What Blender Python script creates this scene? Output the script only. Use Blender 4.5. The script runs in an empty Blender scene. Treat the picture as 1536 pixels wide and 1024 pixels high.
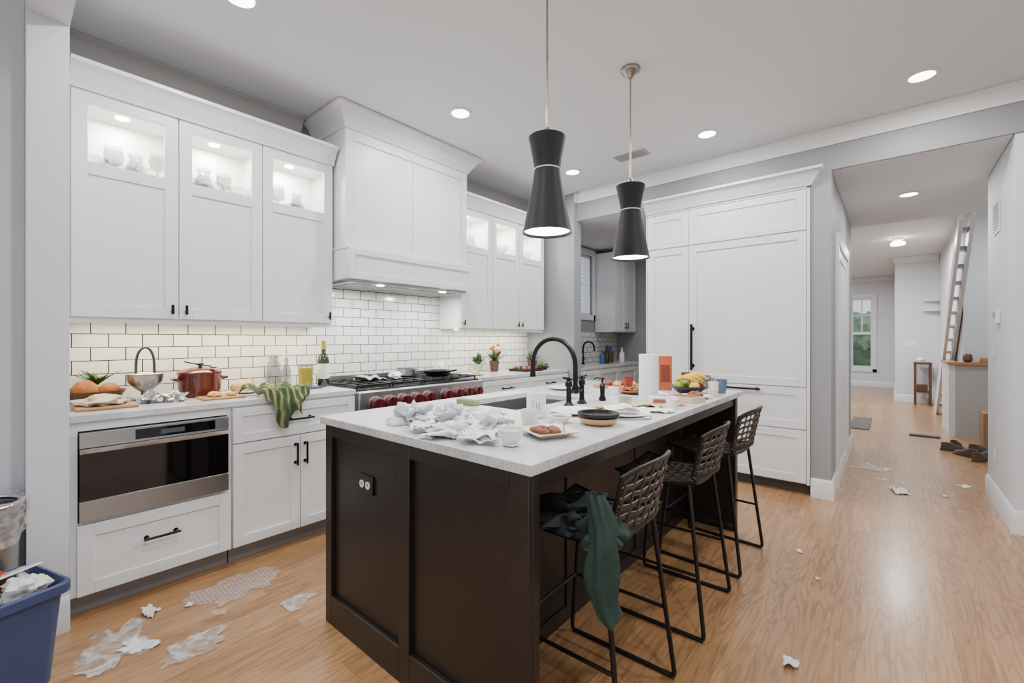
import bpy, bmesh, math, random
from mathutils import Vector, Matrix, noise
random.seed(7)
pi=math.pi
scene=bpy.context.scene
# ------------------------------------------------------------ materials
def lin(c):
    return tuple(((x/255.0)/12.92 if x/255.0<=0.04045 else (((x/255.0)+0.055)/1.055)**2.4) for x in c)+(1.0,)
MC={}
def mat(name,rgb,rough=.5,metal=0,var=.04,scale=12,bump=0,bscale=60,em=0,coat=0,trans=0,sheen=0,spec=.5):
    if name in MC: return MC[name]
    m=bpy.data.materials.new(name); m.use_nodes=True; nt=m.node_tree; N=nt.nodes; L=nt.links
    p=N['Principled BSDF']; tc=N.new('ShaderNodeTexCoord')
    nz=N.new('ShaderNodeTexNoise'); nz.inputs['Scale'].default_value=scale; nz.inputs['Detail'].default_value=4
    L.new(tc.outputs['Object'],nz.inputs['Vector'])
    mx=N.new('ShaderNodeMix'); mx.data_type='RGBA'; c=lin(rgb)
    mx.inputs[6].default_value=tuple(x*(1-var) for x in c[:3])+(1,)
    mx.inputs[7].default_value=tuple(min(1,x*(1+var)) for x in c[:3])+(1,)
    L.new(nz.outputs['Fac'],mx.inputs[0]); L.new(mx.outputs[2],p.inputs['Base Color'])
    p.inputs['Roughness'].default_value=rough; p.inputs['Metallic'].default_value=metal
    p.inputs['Coat Weight'].default_value=coat; p.inputs['Transmission Weight'].default_value=trans
    p.inputs['Sheen Weight'].default_value=sheen; p.inputs['Specular IOR Level'].default_value=spec
    if em:
        p.inputs['Emission Color'].default_value=c; p.inputs['Emission Strength'].default_value=em
    if bump:
        n2=N.new('ShaderNodeTexNoise'); n2.inputs['Scale'].default_value=bscale; n2.inputs['Detail'].default_value=5
        L.new(tc.outputs['Object'],n2.inputs['Vector'])
        b=N.new('ShaderNodeBump'); b.inputs['Strength'].default_value=bump; b.inputs['Distance'].default_value=.004
        L.new(n2.outputs['Fac'],b.inputs['Height']); L.new(b.outputs['Normal'],p.inputs['Normal'])
    MC[name]=m; return m
def glassmat(name,rgb,lo=.03,hi=.5):
    m=bpy.data.materials.new(name); m.use_nodes=True; nt=m.node_tree; N=nt.nodes; L=nt.links
    N.remove(N['Principled BSDF']); out=N['Material Output']
    tr=N.new('ShaderNodeBsdfTransparent'); tr.inputs[0].default_value=lin(rgb)
    gl=N.new('ShaderNodeBsdfGlossy'); gl.inputs['Roughness'].default_value=.03; gl.inputs[0].default_value=(.88,.88,.88,1)
    lw=N.new('ShaderNodeLayerWeight'); lw.inputs[0].default_value=.3
    mr=N.new('ShaderNodeMapRange'); mr.inputs[3].default_value=lo; mr.inputs[4].default_value=hi
    L.new(lw.outputs['Facing'],mr.inputs[0])
    mx=N.new('ShaderNodeMixShader'); L.new(mr.outputs[0],mx.inputs[0]); L.new(tr.outputs[0],mx.inputs[1]); L.new(gl.outputs[0],mx.inputs[2])
    L.new(mx.outputs[0],out.inputs[0]); return m
def filmmat(name,lo,hi,scale,cells=False):
    m=bpy.data.materials.new(name); m.use_nodes=True; nt=m.node_tree; N=nt.nodes; L=nt.links
    p=N['Principled BSDF']; p.inputs['Base Color'].default_value=lin((214,212,210)); p.inputs['Roughness'].default_value=.3
    out=N['Material Output']; tc=N.new('ShaderNodeTexCoord')
    if cells:
        nz=N.new('ShaderNodeTexVoronoi'); nz.inputs['Scale'].default_value=scale; nz.inputs['Randomness'].default_value=.15; o=nz.outputs['Distance']
    else:
        nz=N.new('ShaderNodeTexNoise'); nz.inputs['Scale'].default_value=scale; nz.inputs['Detail'].default_value=6; nz.inputs['Distortion'].default_value=1.2; o=nz.outputs['Fac']
    L.new(tc.outputs['Object'],nz.inputs['Vector'])
    mr=N.new('ShaderNodeMapRange'); mr.inputs[1].default_value=.1 if cells else .38; mr.inputs[2].default_value=.55 if cells else .64; mr.inputs[3].default_value=lo; mr.inputs[4].default_value=hi; L.new(o,mr.inputs[0])
    tr=N.new('ShaderNodeBsdfTransparent'); mx=N.new('ShaderNodeMixShader'); L.new(mr.outputs[0],mx.inputs[0]); L.new(tr.outputs[0],mx.inputs[1]); L.new(p.outputs[0],mx.inputs[2]); L.new(mx.outputs[0],out.inputs[0])
    b=N.new('ShaderNodeBump'); b.inputs['Strength'].default_value=.6; b.inputs['Distance'].default_value=.004; L.new(o,b.inputs['Height']); L.new(b.outputs[0],p.inputs['Normal'])
    return m
def swz(N,L,order):
    tc=N.new('ShaderNodeTexCoord'); sp=N.new('ShaderNodeSeparateXYZ'); cb=N.new('ShaderNodeCombineXYZ')
    L.new(tc.outputs['Object'],sp.inputs[0])
    for i,a in enumerate(order):
        if a is not None: L.new(sp.outputs[a],cb.inputs[i])
    return cb
def mat_floor():
    m=bpy.data.materials.new('oak_planks'); m.use_nodes=True; nt=m.node_tree; N=nt.nodes; L=nt.links; p=N['Principled BSDF']
    cb=swz(N,L,(1,0,None))
    br=N.new('ShaderNodeTexBrick'); br.offset=.37; br.offset_frequency=2
    br.inputs['Scale'].default_value=1; br.inputs['Brick Width'].default_value=1.45; br.inputs['Row Height'].default_value=.105
    br.inputs['Mortar Size'].default_value=.0008; br.inputs['Mortar Smooth'].default_value=.3
    br.inputs['Color1'].default_value=lin((176,136,97)); br.inputs['Color2'].default_value=lin((160,120,82)); br.inputs['Mortar'].default_value=lin((112,80,52))
    L.new(cb.outputs[0],br.inputs['Vector'])
    sc=N.new('ShaderNodeVectorMath'); sc.operation='SCALE'; sc.inputs['Scale'].default_value=60; L.new(br.outputs['Color'],sc.inputs[0])
    def stretched(sx,sy):
        mp=N.new('ShaderNodeMapping'); mp.inputs['Scale'].default_value=(sx,sy,1); L.new(cb.outputs[0],mp.inputs['Vector'])
        ad=N.new('ShaderNodeVectorMath'); ad.operation='ADD'; L.new(mp.outputs[0],ad.inputs[0]); L.new(sc.outputs[0],ad.inputs[1]); return ad
    a1=stretched(.8,6.5)
    wv=N.new('ShaderNodeTexNoise'); wv.inputs['Scale'].default_value=1.2; wv.inputs['Detail'].default_value=3; wv.inputs['Distortion'].default_value=.2
    L.new(a1.outputs[0],wv.inputs['Vector'])
    ml=N.new('ShaderNodeMath'); ml.operation='MULTIPLY'; ml.inputs[1].default_value=80; L.new(wv.outputs['Fac'],ml.inputs[0])
    sn=N.new('ShaderNodeMath'); sn.operation='SINE'; L.new(ml.outputs[0],sn.inputs[0])
    mr=N.new('ShaderNodeMapRange'); mr.inputs[1].default_value=-1; mr.inputs[2].default_value=1; L.new(sn.outputs[0],mr.inputs[0])
    r1=N.new('ShaderNodeValToRGB'); e=r1.color_ramp.elements; e[0].position=.0; e[0].color=(.64,.57,.50,1); e[1].position=.45; e[1].color=(1,1,1,1); L.new(mr.outputs[0],r1.inputs[0])
    a2=stretched(3,55)
    nz=N.new('ShaderNodeTexNoise'); nz.inputs['Scale'].default_value=1.2; nz.inputs['Detail'].default_value=5; L.new(a2.outputs[0],nz.inputs['Vector'])
    r2=N.new('ShaderNodeValToRGB'); r2.color_ramp.elements[0].position=.35; r2.color_ramp.elements[0].color=(.79,.75,.71,1); r2.color_ramp.elements[1].position=.58; r2.color_ramp.elements[1].color=(1,1,1,1)
    L.new(nz.outputs['Fac'],r2.inputs[0])
    n3=N.new('ShaderNodeTexNoise'); n3.inputs['Scale'].default_value=1.1; n3.inputs['Detail'].default_value=3; L.new(cb.outputs[0],n3.inputs['Vector'])
    m3=N.new('ShaderNodeMath'); m3.operation='MULTIPLY'; m3.inputs[1].default_value=1.2; L.new(n3.outputs['Fac'],m3.inputs[0])
    mx=N.new('ShaderNodeMix'); mx.data_type='RGBA'; mx.blend_type='MULTIPLY'; L.new(m3.outputs[0],mx.inputs[0])
    L.new(br.outputs['Color'],mx.inputs[6]); L.new(r1.outputs[0],mx.inputs[7])
    m2=N.new('ShaderNodeMix'); m2.data_type='RGBA'; m2.blend_type='MULTIPLY'; m2.inputs[0].default_value=.8
    L.new(mx.outputs[2],m2.inputs[6]); L.new(r2.outputs[0],m2.inputs[7])
    L.new(m2.outputs[2],p.inputs['Base Color']); p.inputs['Roughness'].default_value=.3; p.inputs['Coat Weight'].default_value=.2; p.inputs['Coat Roughness'].default_value=.18
    b=N.new('ShaderNodeBump'); b.inputs['Strength'].default_value=.12; b.inputs['Distance'].default_value=.001; L.new(nz.outputs['Fac'],b.inputs['Height']); L.new(b.outputs[0],p.inputs['Normal'])
    return m
def mat_tile():
    m=bpy.data.materials.new('subway_tile'); m.use_nodes=True; nt=m.node_tree; N=nt.nodes; L=nt.links; p=N['Principled BSDF']
    cb=swz(N,L,(1,2,None))
    br=N.new('ShaderNodeTexBrick'); br.offset=.5
    br.inputs['Scale'].default_value=1; br.inputs['Brick Width'].default_value=.153; br.inputs['Row Height'].default_value=.0765
    br.inputs['Mortar Size'].default_value=.0028; br.inputs['Mortar Smooth'].default_value=.15
    br.inputs['Color1'].default_value=lin((226,226,221)); br.inputs['Color2'].default_value=lin((214,214,210)); br.inputs['Mortar'].default_value=lin((50,44,37))
    mp=N.new('ShaderNodeMapping'); mp.inputs['Location'].default_value=(0.02,-.945+.0765*13,0); L.new(cb.outputs[0],mp.inputs[0])
    L.new(mp.outputs[0],br.inputs['Vector'])
    L.new(br.outputs['Color'],p.inputs['Base Color']); p.inputs['Roughness'].default_value=.15
    b=N.new('ShaderNodeBump'); b.invert=True; b.inputs['Strength'].default_value=.5; b.inputs['Distance'].default_value=.002; L.new(br.outputs['Fac'],b.inputs['Height']); L.new(b.outputs[0],p.inputs['Normal'])
    return m
def mat_quartz():
    m=bpy.data.materials.new('quartz'); m.use_nodes=True; nt=m.node_tree; N=nt.nodes; L=nt.links; p=N['Principled BSDF']
    tc=N.new('ShaderNodeTexCoord'); nz=N.new('ShaderNodeTexNoise'); nz.inputs['Scale'].default_value=5; nz.inputs['Detail'].default_value=9; nz.inputs['Distortion'].default_value=.8
    L.new(tc.outputs['Object'],nz.inputs['Vector'])
    rp=N.new('ShaderNodeValToRGB'); e=rp.color_ramp.elements; e[0].position=.38; e[0].color=lin((190,190,193)); e[1].position=.60; e[1].color=lin((212,212,214))
    L.new(nz.outputs['Fac'],rp.inputs[0])
    n2=N.new('ShaderNodeTexNoise'); n2.inputs['Scale'].default_value=150; n2.inputs['Detail'].default_value=2; L.new(tc.outputs['Object'],n2.inputs['Vector'])
    r2=N.new('ShaderNodeValToRGB'); r2.color_ramp.elements[0].position=.36; r2.color_ramp.elements[0].color=(.70,.70,.71,1); r2.color_ramp.elements[1].position=.46; r2.color_ramp.elements[1].color=(1,1,1,1)
    L.new(n2.outputs['Fac'],r2.inputs[0])
    mx=N.new('ShaderNodeMix'); mx.data_type='RGBA'; mx.blend_type='MULTIPLY'; mx.inputs[0].default_value=1
    L.new(rp.outputs[0],mx.inputs[6]); L.new(r2.outputs[0],mx.inputs[7]); L.new(mx.outputs[2],p.inputs['Base Color']); p.inputs['Roughness'].default_value=.22
    return m
FLOOR=mat_floor(); TILE=mat_tile(); QUARTZ=mat_quartz()
WHITE=mat('cabinet_white',(224,225,227),.38,var=.01)
WALLW=mat('wall_white_paint',(211,214,219),.6,var=.015,scale=3,bump=.03)
WALLG=mat('wall_grey_paint',(148,149,152),.6,var=.02,scale=3,bump=.03)
WALLH=mat('header_grey_paint',(138,139,143),.6,var=.02,scale=3,bump=.03)
WALLGS=mat('wall_grey_shaded',(134,131,130),.6,var=.02,scale=3,bump=.03)  # darker wall grey, with the shade above the cabinets put into its colour
CEILM=mat('ceiling_paint',(218,222,225),.7,var=.015,scale=2)
TRIMW=mat('trim_white',(220,221,223),.38,var=.01)
INNER=mat('cabinet_inner_white',(244,243,238),.5,var=.01)
DARKW=mat('espresso_wood',(36,28,25),.36,var=.35,scale=9,bump=.08,bscale=30)
BLACK=mat('black_metal',(14,14,15),.36,metal=.5,var=.1)
BLACKP=mat('black_enamel',(15,15,17),.3,var=.1)
SHADEB=mat('satin_black_shade',(8,8,9),.55,var=.02,spec=.35)
STEEL=mat('brushed_steel',(172,172,172),.34,metal=1,var=.05,scale=40)
NICKEL=mat('nickel',(160,154,146),.3,metal=1,var=.05)
CHROME=mat('chrome',(205,205,205),.14,metal=1,var=.05)
BGLASS=mat('black_glass',(6,6,8),.06,var=.1,coat=.5)
RED=mat('red_enamel',(84,9,13),.24,var=.1,coat=.35)
KNOB=mat('dark_red_knob',(82,12,22),.34,var=.15,coat=.15)
GLASS=glassmat('clear_glass',(232,234,234),.03,.42)
PANE=glassmat('pane_glass',(253,253,253),.01,.12)
FILM=filmmat('torn_film',.1,.8,13)
WRAP=filmmat('bubble_wrap',.6,.18,55,True)
PAPER=mat('white_paper',(222,222,222),.8,var=.03,bump=.1,bscale=20)
CREAM=mat('cream_ceramic',(220,210,188),.3,var=.03)
CERAM=mat('white_ceramic',(232,232,231),.2,var=.02)
WOOD=mat('light_wood',(168,124,82),.45,var=.15,scale=14)
WOODD=mat('walnut_wood',(90,58,38),.45,var=.2,scale=14)
BREAD=mat('bread_crust',(160,96,50),.8,var=.3,scale=30,bump=.4)
BREADP=mat('bread_pale',(208,168,114),.8,var=.2,scale=30,bump=.4)
LEAF=mat('leaf_green',(58,100,42),.5,var=.3,scale=30)
LEAFD=mat('leaf_dark',(34,64,30),.5,var=.3,scale=30)
STRAP=mat('woven_strap',(68,60,54),.5,var=.2,scale=40,bump=.2)
FRAME=mat('stool_frame',(38,36,35),.42,metal=.5,var=.1)
JACKET=mat('green_fabric',(44,63,56),.9,var=.25,scale=20,bump=.5)
JACKETD=mat('charcoal_fabric',(44,49,50),.9,var=.15,scale=20,bump=.3)
LAMPE=mat('lamp_diffuser',(255,250,242),.5,em=9,var=0)
PUCKE=mat('puck_glow',(255,250,238),.5,em=14,var=0)
BLUEB=mat('blue_plastic',(60,74,112),.4,var=.05)
ORANGE=mat('orange_card',(168,80,46),.55,var=.2,scale=18)
YELL=mat('banana_yellow',(206,170,50),.5,var=.12)
GREENF=mat('apple_green',(126,146,52),.4,var=.15)
REDF=mat('apple_red',(140,42,32),.4,var=.2)
FOOD=mat('brown_food',(118,70,38),.6,var=.35,scale=50,bump=.5)
TERRA=mat('stone_pot',(190,184,174),.7,var=.08)
ORFL=mat('orange_petal',(208,102,32),.6,var=.15)
BOTTLE=mat('bottle_green_glass',(36,46,16),.08,var=.1,coat=.5)
LABEL=mat('paper_label',(222,218,206),.6,var=.03)
FOIL=mat('foil',(196,196,198),.25,metal=.9,var=.1)
def mat_towel():
    m=bpy.data.materials.new('striped_towel'); m.use_nodes=True; nt=m.node_tree; N=nt.nodes; L=nt.links; p=N['Principled BSDF']
    tc=N.new('ShaderNodeTexCoord'); w=N.new('ShaderNodeTexWave'); w.bands_direction='Y'; w.inputs['Scale'].default_value=8; w.inputs['Distortion'].default_value=3.5; w.inputs['Detail'].default_value=2
    L.new(tc.outputs['Object'],w.inputs['Vector']); rp=N.new('ShaderNodeValToRGB'); e=rp.color_ramp.elements
    e[0].position=.35; e[0].color=lin((52,72,46)); e[1].position=.98; e[1].color=lin((146,138,88)); x=e.new(.7); x.color=lin((86,100,60))
    L.new(w.outputs['Color'],rp.inputs[0]); L.new(rp.outputs[0],p.inputs['Base Color']); p.inputs['Roughness'].default_value=.9
    return m
TOWEL=mat_towel()
# ------------------------------------------------------------ builder
class B:
    def __init__(s): s.v=[]; s.f=[]; s.fm=[]; s.mats=[]; s.M=Matrix.Identity(4)
    def mi(s,m):
        if m not in s.mats: s.mats.append(m)
        return s.mats.index(m)
    def add(s,vs,fs,m):
        o=len(s.v); k=s.mi(m)
        s.v+= [s.M@Vector(v) for v in vs]
        for f in fs: s.f.append([o+i for i in f]); s.fm.append(k)
        return s
    def box(s,x0,x1,y0,y1,z0,z1,m):
        x0,x1=sorted((x0,x1)); y0,y1=sorted((y0,y1)); z0,z1=sorted((z0,z1))
        return s.add([(x0,y0,z0),(x1,y0,z0),(x1,y1,z0),(x0,y1,z0),(x0,y0,z1),(x1,y0,z1),(x1,y1,z1),(x0,y1,z1)],
          [(0,3,2,1),(4,5,6,7),(0,1,5,4),(1,2,6,5),(2,3,7,6),(3,0,4,7)],m)
    def pbox(s,F,a0,a1,z0,z1,n0,n1,m):
        ax,o,sg=F
        if ax=='x': return s.box(o+sg*n0,o+sg*n1,a0,a1,z0,z1,m)
        return s.box(a0,a1,o+sg*n0,o+sg*n1,z0,z1,m)
    def shaker(s,F,a0,a1,z0,z1,m,rail=.058,th=.02,rec=.008,n0=0):
        s.pbox(F,a0,a0+rail,z0,z1,n0,n0+th,m); s.pbox(F,a1-rail,a1,z0,z1,n0,n0+th,m)
        s.pbox(F,a0+rail,a1-rail,z0,z0+rail,n0,n0+th,m); s.pbox(F,a0+rail,a1-rail,z1-rail,z1,n0,n0+th,m)
        return s.pbox(F,a0+rail-.001,a1-rail+.001,z0+rail-.001,z1-rail+.001,n0,n0+th-rec,m)
    def lathe(s,c,prof,m,seg=28,sx=1,sy=1,axis=None):
        vs=[];fs=[];n=len(prof)
        if axis is None: R=Matrix.Identity(3)
        else: R=Vector((0,0,1)).rotation_difference(Vector(axis)).to_matrix()
        c=Vector(c)
        for r,z in prof:
            r=max(r,.0002)
            for i in range(seg):
                a=2*pi*i/seg; vs.append(c+R@Vector((r*math.cos(a)*sx,r*math.sin(a)*sy,z)))
        for j in range(n-1):
            for i in range(seg):
                k=(i+1)%seg; fs.append((j*seg+i,j*seg+k,(j+1)*seg+k,(j+1)*seg+i))
        fs.append(tuple(range(seg))[::-1]); fs.append(tuple((n-1)*seg+i for i in range(seg)))
        return s.add(vs,fs,m)
    def cyl(s,c0,c1,r0,m,r1=None,seg=20):
        c0=Vector(c0);c1=Vector(c1); d=c1-c0
        return s.lathe(c0,[(r0,0),(r1 if r1 is not None else r0,d.length)],m,seg,axis=d.normalized())
    def tube(s,pts,r,m,seg=8,closed=False):
        pts=[Vector(p) for p in pts]; n=len(pts); rs=r if isinstance(r,(list,tuple)) else [r]*n
        vs=[];fs=[]; up=None
        for i,p in enumerate(pts):
            if closed: t=(pts[(i+1)%n]-pts[i-1]).normalized()
            else: t=(pts[min(i+1,n-1)]-pts[max(i-1,0)]).normalized()
            if up is None:
                up=Vector((0,0,1)) if abs(t.z)<.9 else Vector((1,0,0))
            side=t.cross(up).normalized(); up=side.cross(t).normalized()
            for k in range(seg):
                a=2*pi*k/seg; vs.append(p+side*math.cos(a)*rs[i]+up*math.sin(a)*rs[i])
        for i in range(n if closed else n-1):
            j=(i+1)%n
            for k in range(seg):
                l=(k+1)%seg; fs.append((i*seg+k,i*seg+l,j*seg+l,j*seg+k))
        if not closed: fs.append(tuple(range(seg))[::-1]); fs.append(tuple((n-1)*seg+k for k in range(seg)))
        return s.add(vs,fs,m)
    def sweep(s,path,prof,m):
        n=len(path); offs=[]
        P=[Vector(p) for p in path]
        def nr(a,b):
            d=(P[b]-P[a]).normalized(); return Vector((d.y,-d.x))
        for i in range(n):
            if i==0: o=nr(0,1)
            elif i==n-1: o=nr(n-2,n-1)
            else:
                a=nr(i-1,i); b=nr(i,i+1); o=(a+b); o=o/o.dot(a)
            offs.append(o)
        k=len(prof); vs=[];fs=[]
        for i in range(n):
            for (q,z) in prof: w=P[i]+offs[i]*q; vs.append((w.x,w.y,z))
        for i in range(n-1):
            for j in range(k):
                l=(j+1)%k; fs.append((i*k+j,i*k+l,(i+1)*k+l,(i+1)*k+j))
        fs.append(tuple(range(k))); fs.append(tuple((n-1)*k+j for j in range(k))[::-1])
        return s.add(vs,fs,m)
    def blob(s,c,r,m,seed=0,amp=.15,fr=3,seg=24,rings=14,flat=True,ridge=False,soft=False):
        vs=[];fs=[]; c=Vector(c)
        for j in range(rings+1):
            th=pi*j/rings
            for i in range(seg):
                ph=2*pi*i/seg; d=Vector((math.sin(th)*math.cos(ph),math.sin(th)*math.sin(ph),math.cos(th)))
                q=noise.noise(d*fr+Vector((seed*7.3,seed*3.1,0)))
                if ridge: q=.5-abs(q)*2.2+.5*noise.noise(d*fr*2.7+Vector((seed,9,0)))
                if soft:
                    w=d+.5*noise.noise_vector(d*1.3+Vector((seed,0,3)))
                    q=noise.noise(w*fr*.6+Vector((seed*7.3,seed*3.1,0)))*1.4+.5*(.3-abs(noise.noise(w*fr*1.2+Vector((seed,9,0)))))+.2*(.3-abs(noise.noise(w*fr*2.6+Vector((seed,2,0)))))
                k=1+amp*q
                z=d.z*r[2]*k
                if flat: z=max(z,-r[2]*.55)
                vs.append(c+Vector((d.x*r[0]*k,d.y*r[1]*k,z+(r[2]*.55 if flat else 0))))
        for j in range(rings):
            for i in range(seg):
                k=(i+1)%seg; fs.append((j*seg+i,(j+1)*seg+i,(j+1)*seg+k,j*seg+k))
        return s.add(vs,fs,m)
    def sheet(s,c,sx,sy,h,m,seed=0,rot=0,jag=.35,rings=9,seg=72,fr=5):
        vs=[];fs=[]; c=Vector(c); cr,sr=math.cos(rot),math.sin(rot)
        for j in range(rings+1):
            q=j/rings
            for i in range(seg):
                a=2*pi*i/seg; sq=1/max(abs(math.cos(a)),abs(math.sin(a)))**.7
                k=sq*(1+jag*(noise.noise(Vector((math.cos(a)*1.3,math.sin(a)*1.3,seed*5.7)))*1.3+noise.noise(Vector((math.cos(a)*5,math.sin(a)*5,seed*2.3)))*.45+noise.noise(Vector((math.cos(a)*14,math.sin(a)*14,seed*1.3)))*.25))
                x=q*k*sx*.5*math.cos(a); y=q*k*sy*.5*math.sin(a)
                z=h*abs(noise.noise(Vector((x,y,0))*fr*2+Vector((seed*3,seed,0))))*2.2+h*.5*abs(noise.noise(Vector((x,y,3))*fr*6))
                vs.append(c+Vector((x*cr-y*sr,x*sr+y*cr,z)))
        for j in range(rings):
            for i in range(seg):
                k=(i+1)%seg; fs.append((j*seg+i,(j+1)*seg+i,(j+1)*seg+k,j*seg+k))
        return s.add(vs,fs,m)
    def grid(s,fn,nu,nv,m):
        vs=[fn(i/(nu),j/(nv)) for j in range(nv+1) for i in range(nu+1)]
        fs=[(j*(nu+1)+i,j*(nu+1)+i+1,(j+1)*(nu+1)+i+1,(j+1)*(nu+1)+i) for j in range(nv) for i in range(nu)]
        return s.add(vs,fs,m)
WL={}
def link(o): scene.collection.objects.link(o)
def meta(o,label,cat,kind,group):
    if label: o['label']=label
    if cat: o['category']=cat
    if kind: o['kind']=kind
    if group: o['group']=group
def root(name,loc,label,cat,group=None,parent=None):
    o=bpy.data.objects.new(name,None); o.empty_display_size=.1; link(o)
    pl=WL[parent.name] if parent else Vector((0,0,0))
    o.location=Vector(loc)-pl; WL[o.name]=Vector(loc)
    if parent: o.parent=parent
    meta(o,label,cat,None,group); return o
def ob(b,name,parent=None,label=None,cat=None,kind=None,group=None,bevel=0,ang=38,org=None,solid=0):
    me=bpy.data.meshes.new(name)
    if org is None:
        xs=[v.x for v in b.v]; ys=[v.y for v in b.v]; zs=[v.z for v in b.v]
        org=Vector(((min(xs)+max(xs))/2,(min(ys)+max(ys))/2,min(zs)))
    org=Vector(org)
    me.from_pydata([v-org for v in b.v],[],b.f)
    for m in b.mats: me.materials.append(m)
    for p,k in zip(me.polygons,b.fm): p.material_index=k
    bm=bmesh.new(); bm.from_mesh(me); bmesh.ops.recalc_face_normals(bm,faces=bm.faces); bm.to_mesh(me); bm.free()
    me.polygons.foreach_set('use_smooth',[True]*len(me.polygons)); me.set_sharp_from_angle(angle=math.radians(ang)); me.update()
    o=bpy.data.objects.new(name,me); link(o)
    pl=WL[parent.name] if parent else Vector((0,0,0))
    o.location=org-pl; WL[o.name]=org
    if parent: o.parent=parent
    meta(o,label,cat,kind,group)
    if solid:
        q=o.modifiers.new('solid','SOLIDIFY'); q.thickness=solid; q.offset=1
    if bevel:
        q=o.modifiers.new('bevel','BEVEL'); q.width=bevel; q.segments=2; q.limit_method='ANGLE'; q.angle_limit=math.radians(40)
    return o
def S(b,name): return ob(b,name,kind='structure',org=(0,0,0))
def dup(o,loc,rot=None,label=None,parent=None):
    n=o.copy(); scene.collection.objects.link(n)
    if parent: n.parent=parent
    else:
        n.location=Vector(loc)
        if rot is not None: n.rotation_euler=rot
        if label: n['label']=label
    for ch in list(o.children): dup(ch,None,parent=n)
    return n
def area(name,loc,size,power,col=(1,1,1),rot=(0,0,0),sy=None,shape=None):
    l=bpy.data.lights.new(name,'AREA'); l.energy=power; l.size=size; l.color=col
    if sy: l.shape='RECTANGLE'; l.size_y=sy
    if shape: l.shape=shape
    o=bpy.data.objects.new(name,l); o.location=loc; o.rotation_euler=rot; link(o); return o
# ------------------------------------------------------------ shell
WX=-3.46; CZ=2.98
S(B().box(-4.6,4.2,-3,16,-.06,0,FLOOR),'floor')
S(B().box(-3.6,3.4,-1.6,4.43,CZ,CZ+.08,CEILM),'ceiling')
b=B().box(-3.46,.63,4.44,6.9,2.67,CZ+.08,CEILM).box(.63,3.4,5.5,6.9,2.67,CZ+.08,CEILM).box(-3.6,3.4,6.9,15.6,CZ,CZ+.08,CEILM); S(b,'ceiling.001')
S(B().box(-3.46,3.3,4.415,4.4299,2.67,CZ,WALLH),'wall_header')
b=B()
b.box(-3.6,WX,.227,4.4,0,CZ,WALLGS).box(-3.6,WX,4.4,5.5,0,CZ,WALLG).box(-3.6,WX,5.5,5.95,0,1.66,WALLG).box(-3.6,WX,5.5,5.95,2.56,CZ,WALLG).box(-3.6,WX,5.95,15.6,0,CZ,WALLG)
S(b,'wall_left')
S(B().box(-3.6,-2.80,.095,.226,0,CZ,WALLW),'wall_near')
S(B().box(-2.8,3.3,.095,.226,2.70,CZ-.001,WALLW),'wall_beam')
S(B().box(-3.1,-2.98,-1.6,.094,0,CZ,WALLW),'wall_front')
S(B().box(WX,-2.77,4.352,4.50,0,CZ,WALLG),'wall_pilaster')
S(B().box(-3.46,-.5,6.75,6.9,0,2.67,WALLG),'wall_back')
S(B().box(-.5,-.36,4.39,6.75,0,2.67,WALLG),'wall_hall')
S(B().box(.635,3.4,4.43,5.5,0,CZ,WALLW),'wall_right')
b=B().box(.085,3.4,12.16,12.3,0,CZ,WALLW).box(.085,.2,12.3,15.5,0,CZ,WALLW); S(b,'wall_partition')
S(B().box(.75,1.7,8.46,12.15,0,CZ,WALLW).box(1.6,1.7,5.5,8.46,0,CZ,WALLW),'wall_stair')
wx0,wx1=-.82,-.36
b=B().box(-3.6,wx0,15.5,15.62,0,CZ,WALLW).box(wx1,.2,15.5,15.62,0,CZ,WALLW).box(wx0,wx1,15.5,15.62,0,.5,WALLW).box(wx0,wx1,15.5,15.62,2.42,CZ,WALLW); S(b,'wall_far')
b=B()
F=('y',15.5,-1)
for a0,a1,z0,z1 in ((wx0-.09,wx0,.4,2.52),(wx1,wx1+.09,.4,2.52),(wx0,wx1,2.42,2.52),(wx0-.11,wx1+.11,.4,.48)): b.pbox(F,a0,a1,z0,z1,0,.03,TRIMW)
for a0,a1,z0,z1 in ((wx0,wx0+.04,.5,2.42),(wx1-.04,wx1,.5,2.42),(wx0+.04,wx1-.04,.5,.56),(wx0+.04,wx1-.04,2.36,2.42),(wx0+.04,wx1-.04,1.42,1.49),(-.605,-.575,1.49,2.36),(wx0+.04,wx1-.04,1.93,1.955)): b.pbox(F,a0,a1,z0,z1,-.06,-.02,TRIMW)
b.pbox(F,wx0+.04,wx1-.04,.54,2.38,-.045,-.042,PANE); S(b,'window_1')
b=B(); F=('x',WX,1)
for a0,a1,z0,z1 in ((5.40,5.5,1.58,2.64),(5.95,6.0,1.58,2.64),(5.5,5.95,2.56,2.64),(5.38,6.0,1.58,1.66)): b.pbox(F,a0,a1,z0,z1,0,.025,TRIMW)
for a0,a1,z0,z1 in ((5.5,5.54,1.66,2.56),(5.91,5.95,1.66,2.56),(5.54,5.91,1.66,1.71),(5.54,5.91,2.52,2.56),(5.54,5.91,2.1,2.14)): b.pbox(F,a0,a1,z0,z1,-.08,-.04,TRIMW)
BLIND=mat('blind_slats',(200,210,228),.6,var=.03,em=.35)
for i in range(15): b.pbox(F,5.54,5.91,2.5-i*.055-.045,2.5-i*.055,-.03,-.026,BLIND)
b.pbox(F,5.54,5.91,1.7,2.52,-.06,-.057,PANE); S(b,'window_2')
def crown(z0,z1,p):
    h=z1-z0; return [(0,z0),(.012,z0),(.016,z0+h*.12),(p*.25,z0+h*.22),(p*.45,z0+h*.42),(p*.62,z0+h*.66),(p*.88,z0+h*.8),(p,z0+h*.84),(p,z1),(0,z1)]
CROWNG=mat('crown_shadow_paint',(176,173,171),.5,var=.01)
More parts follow.
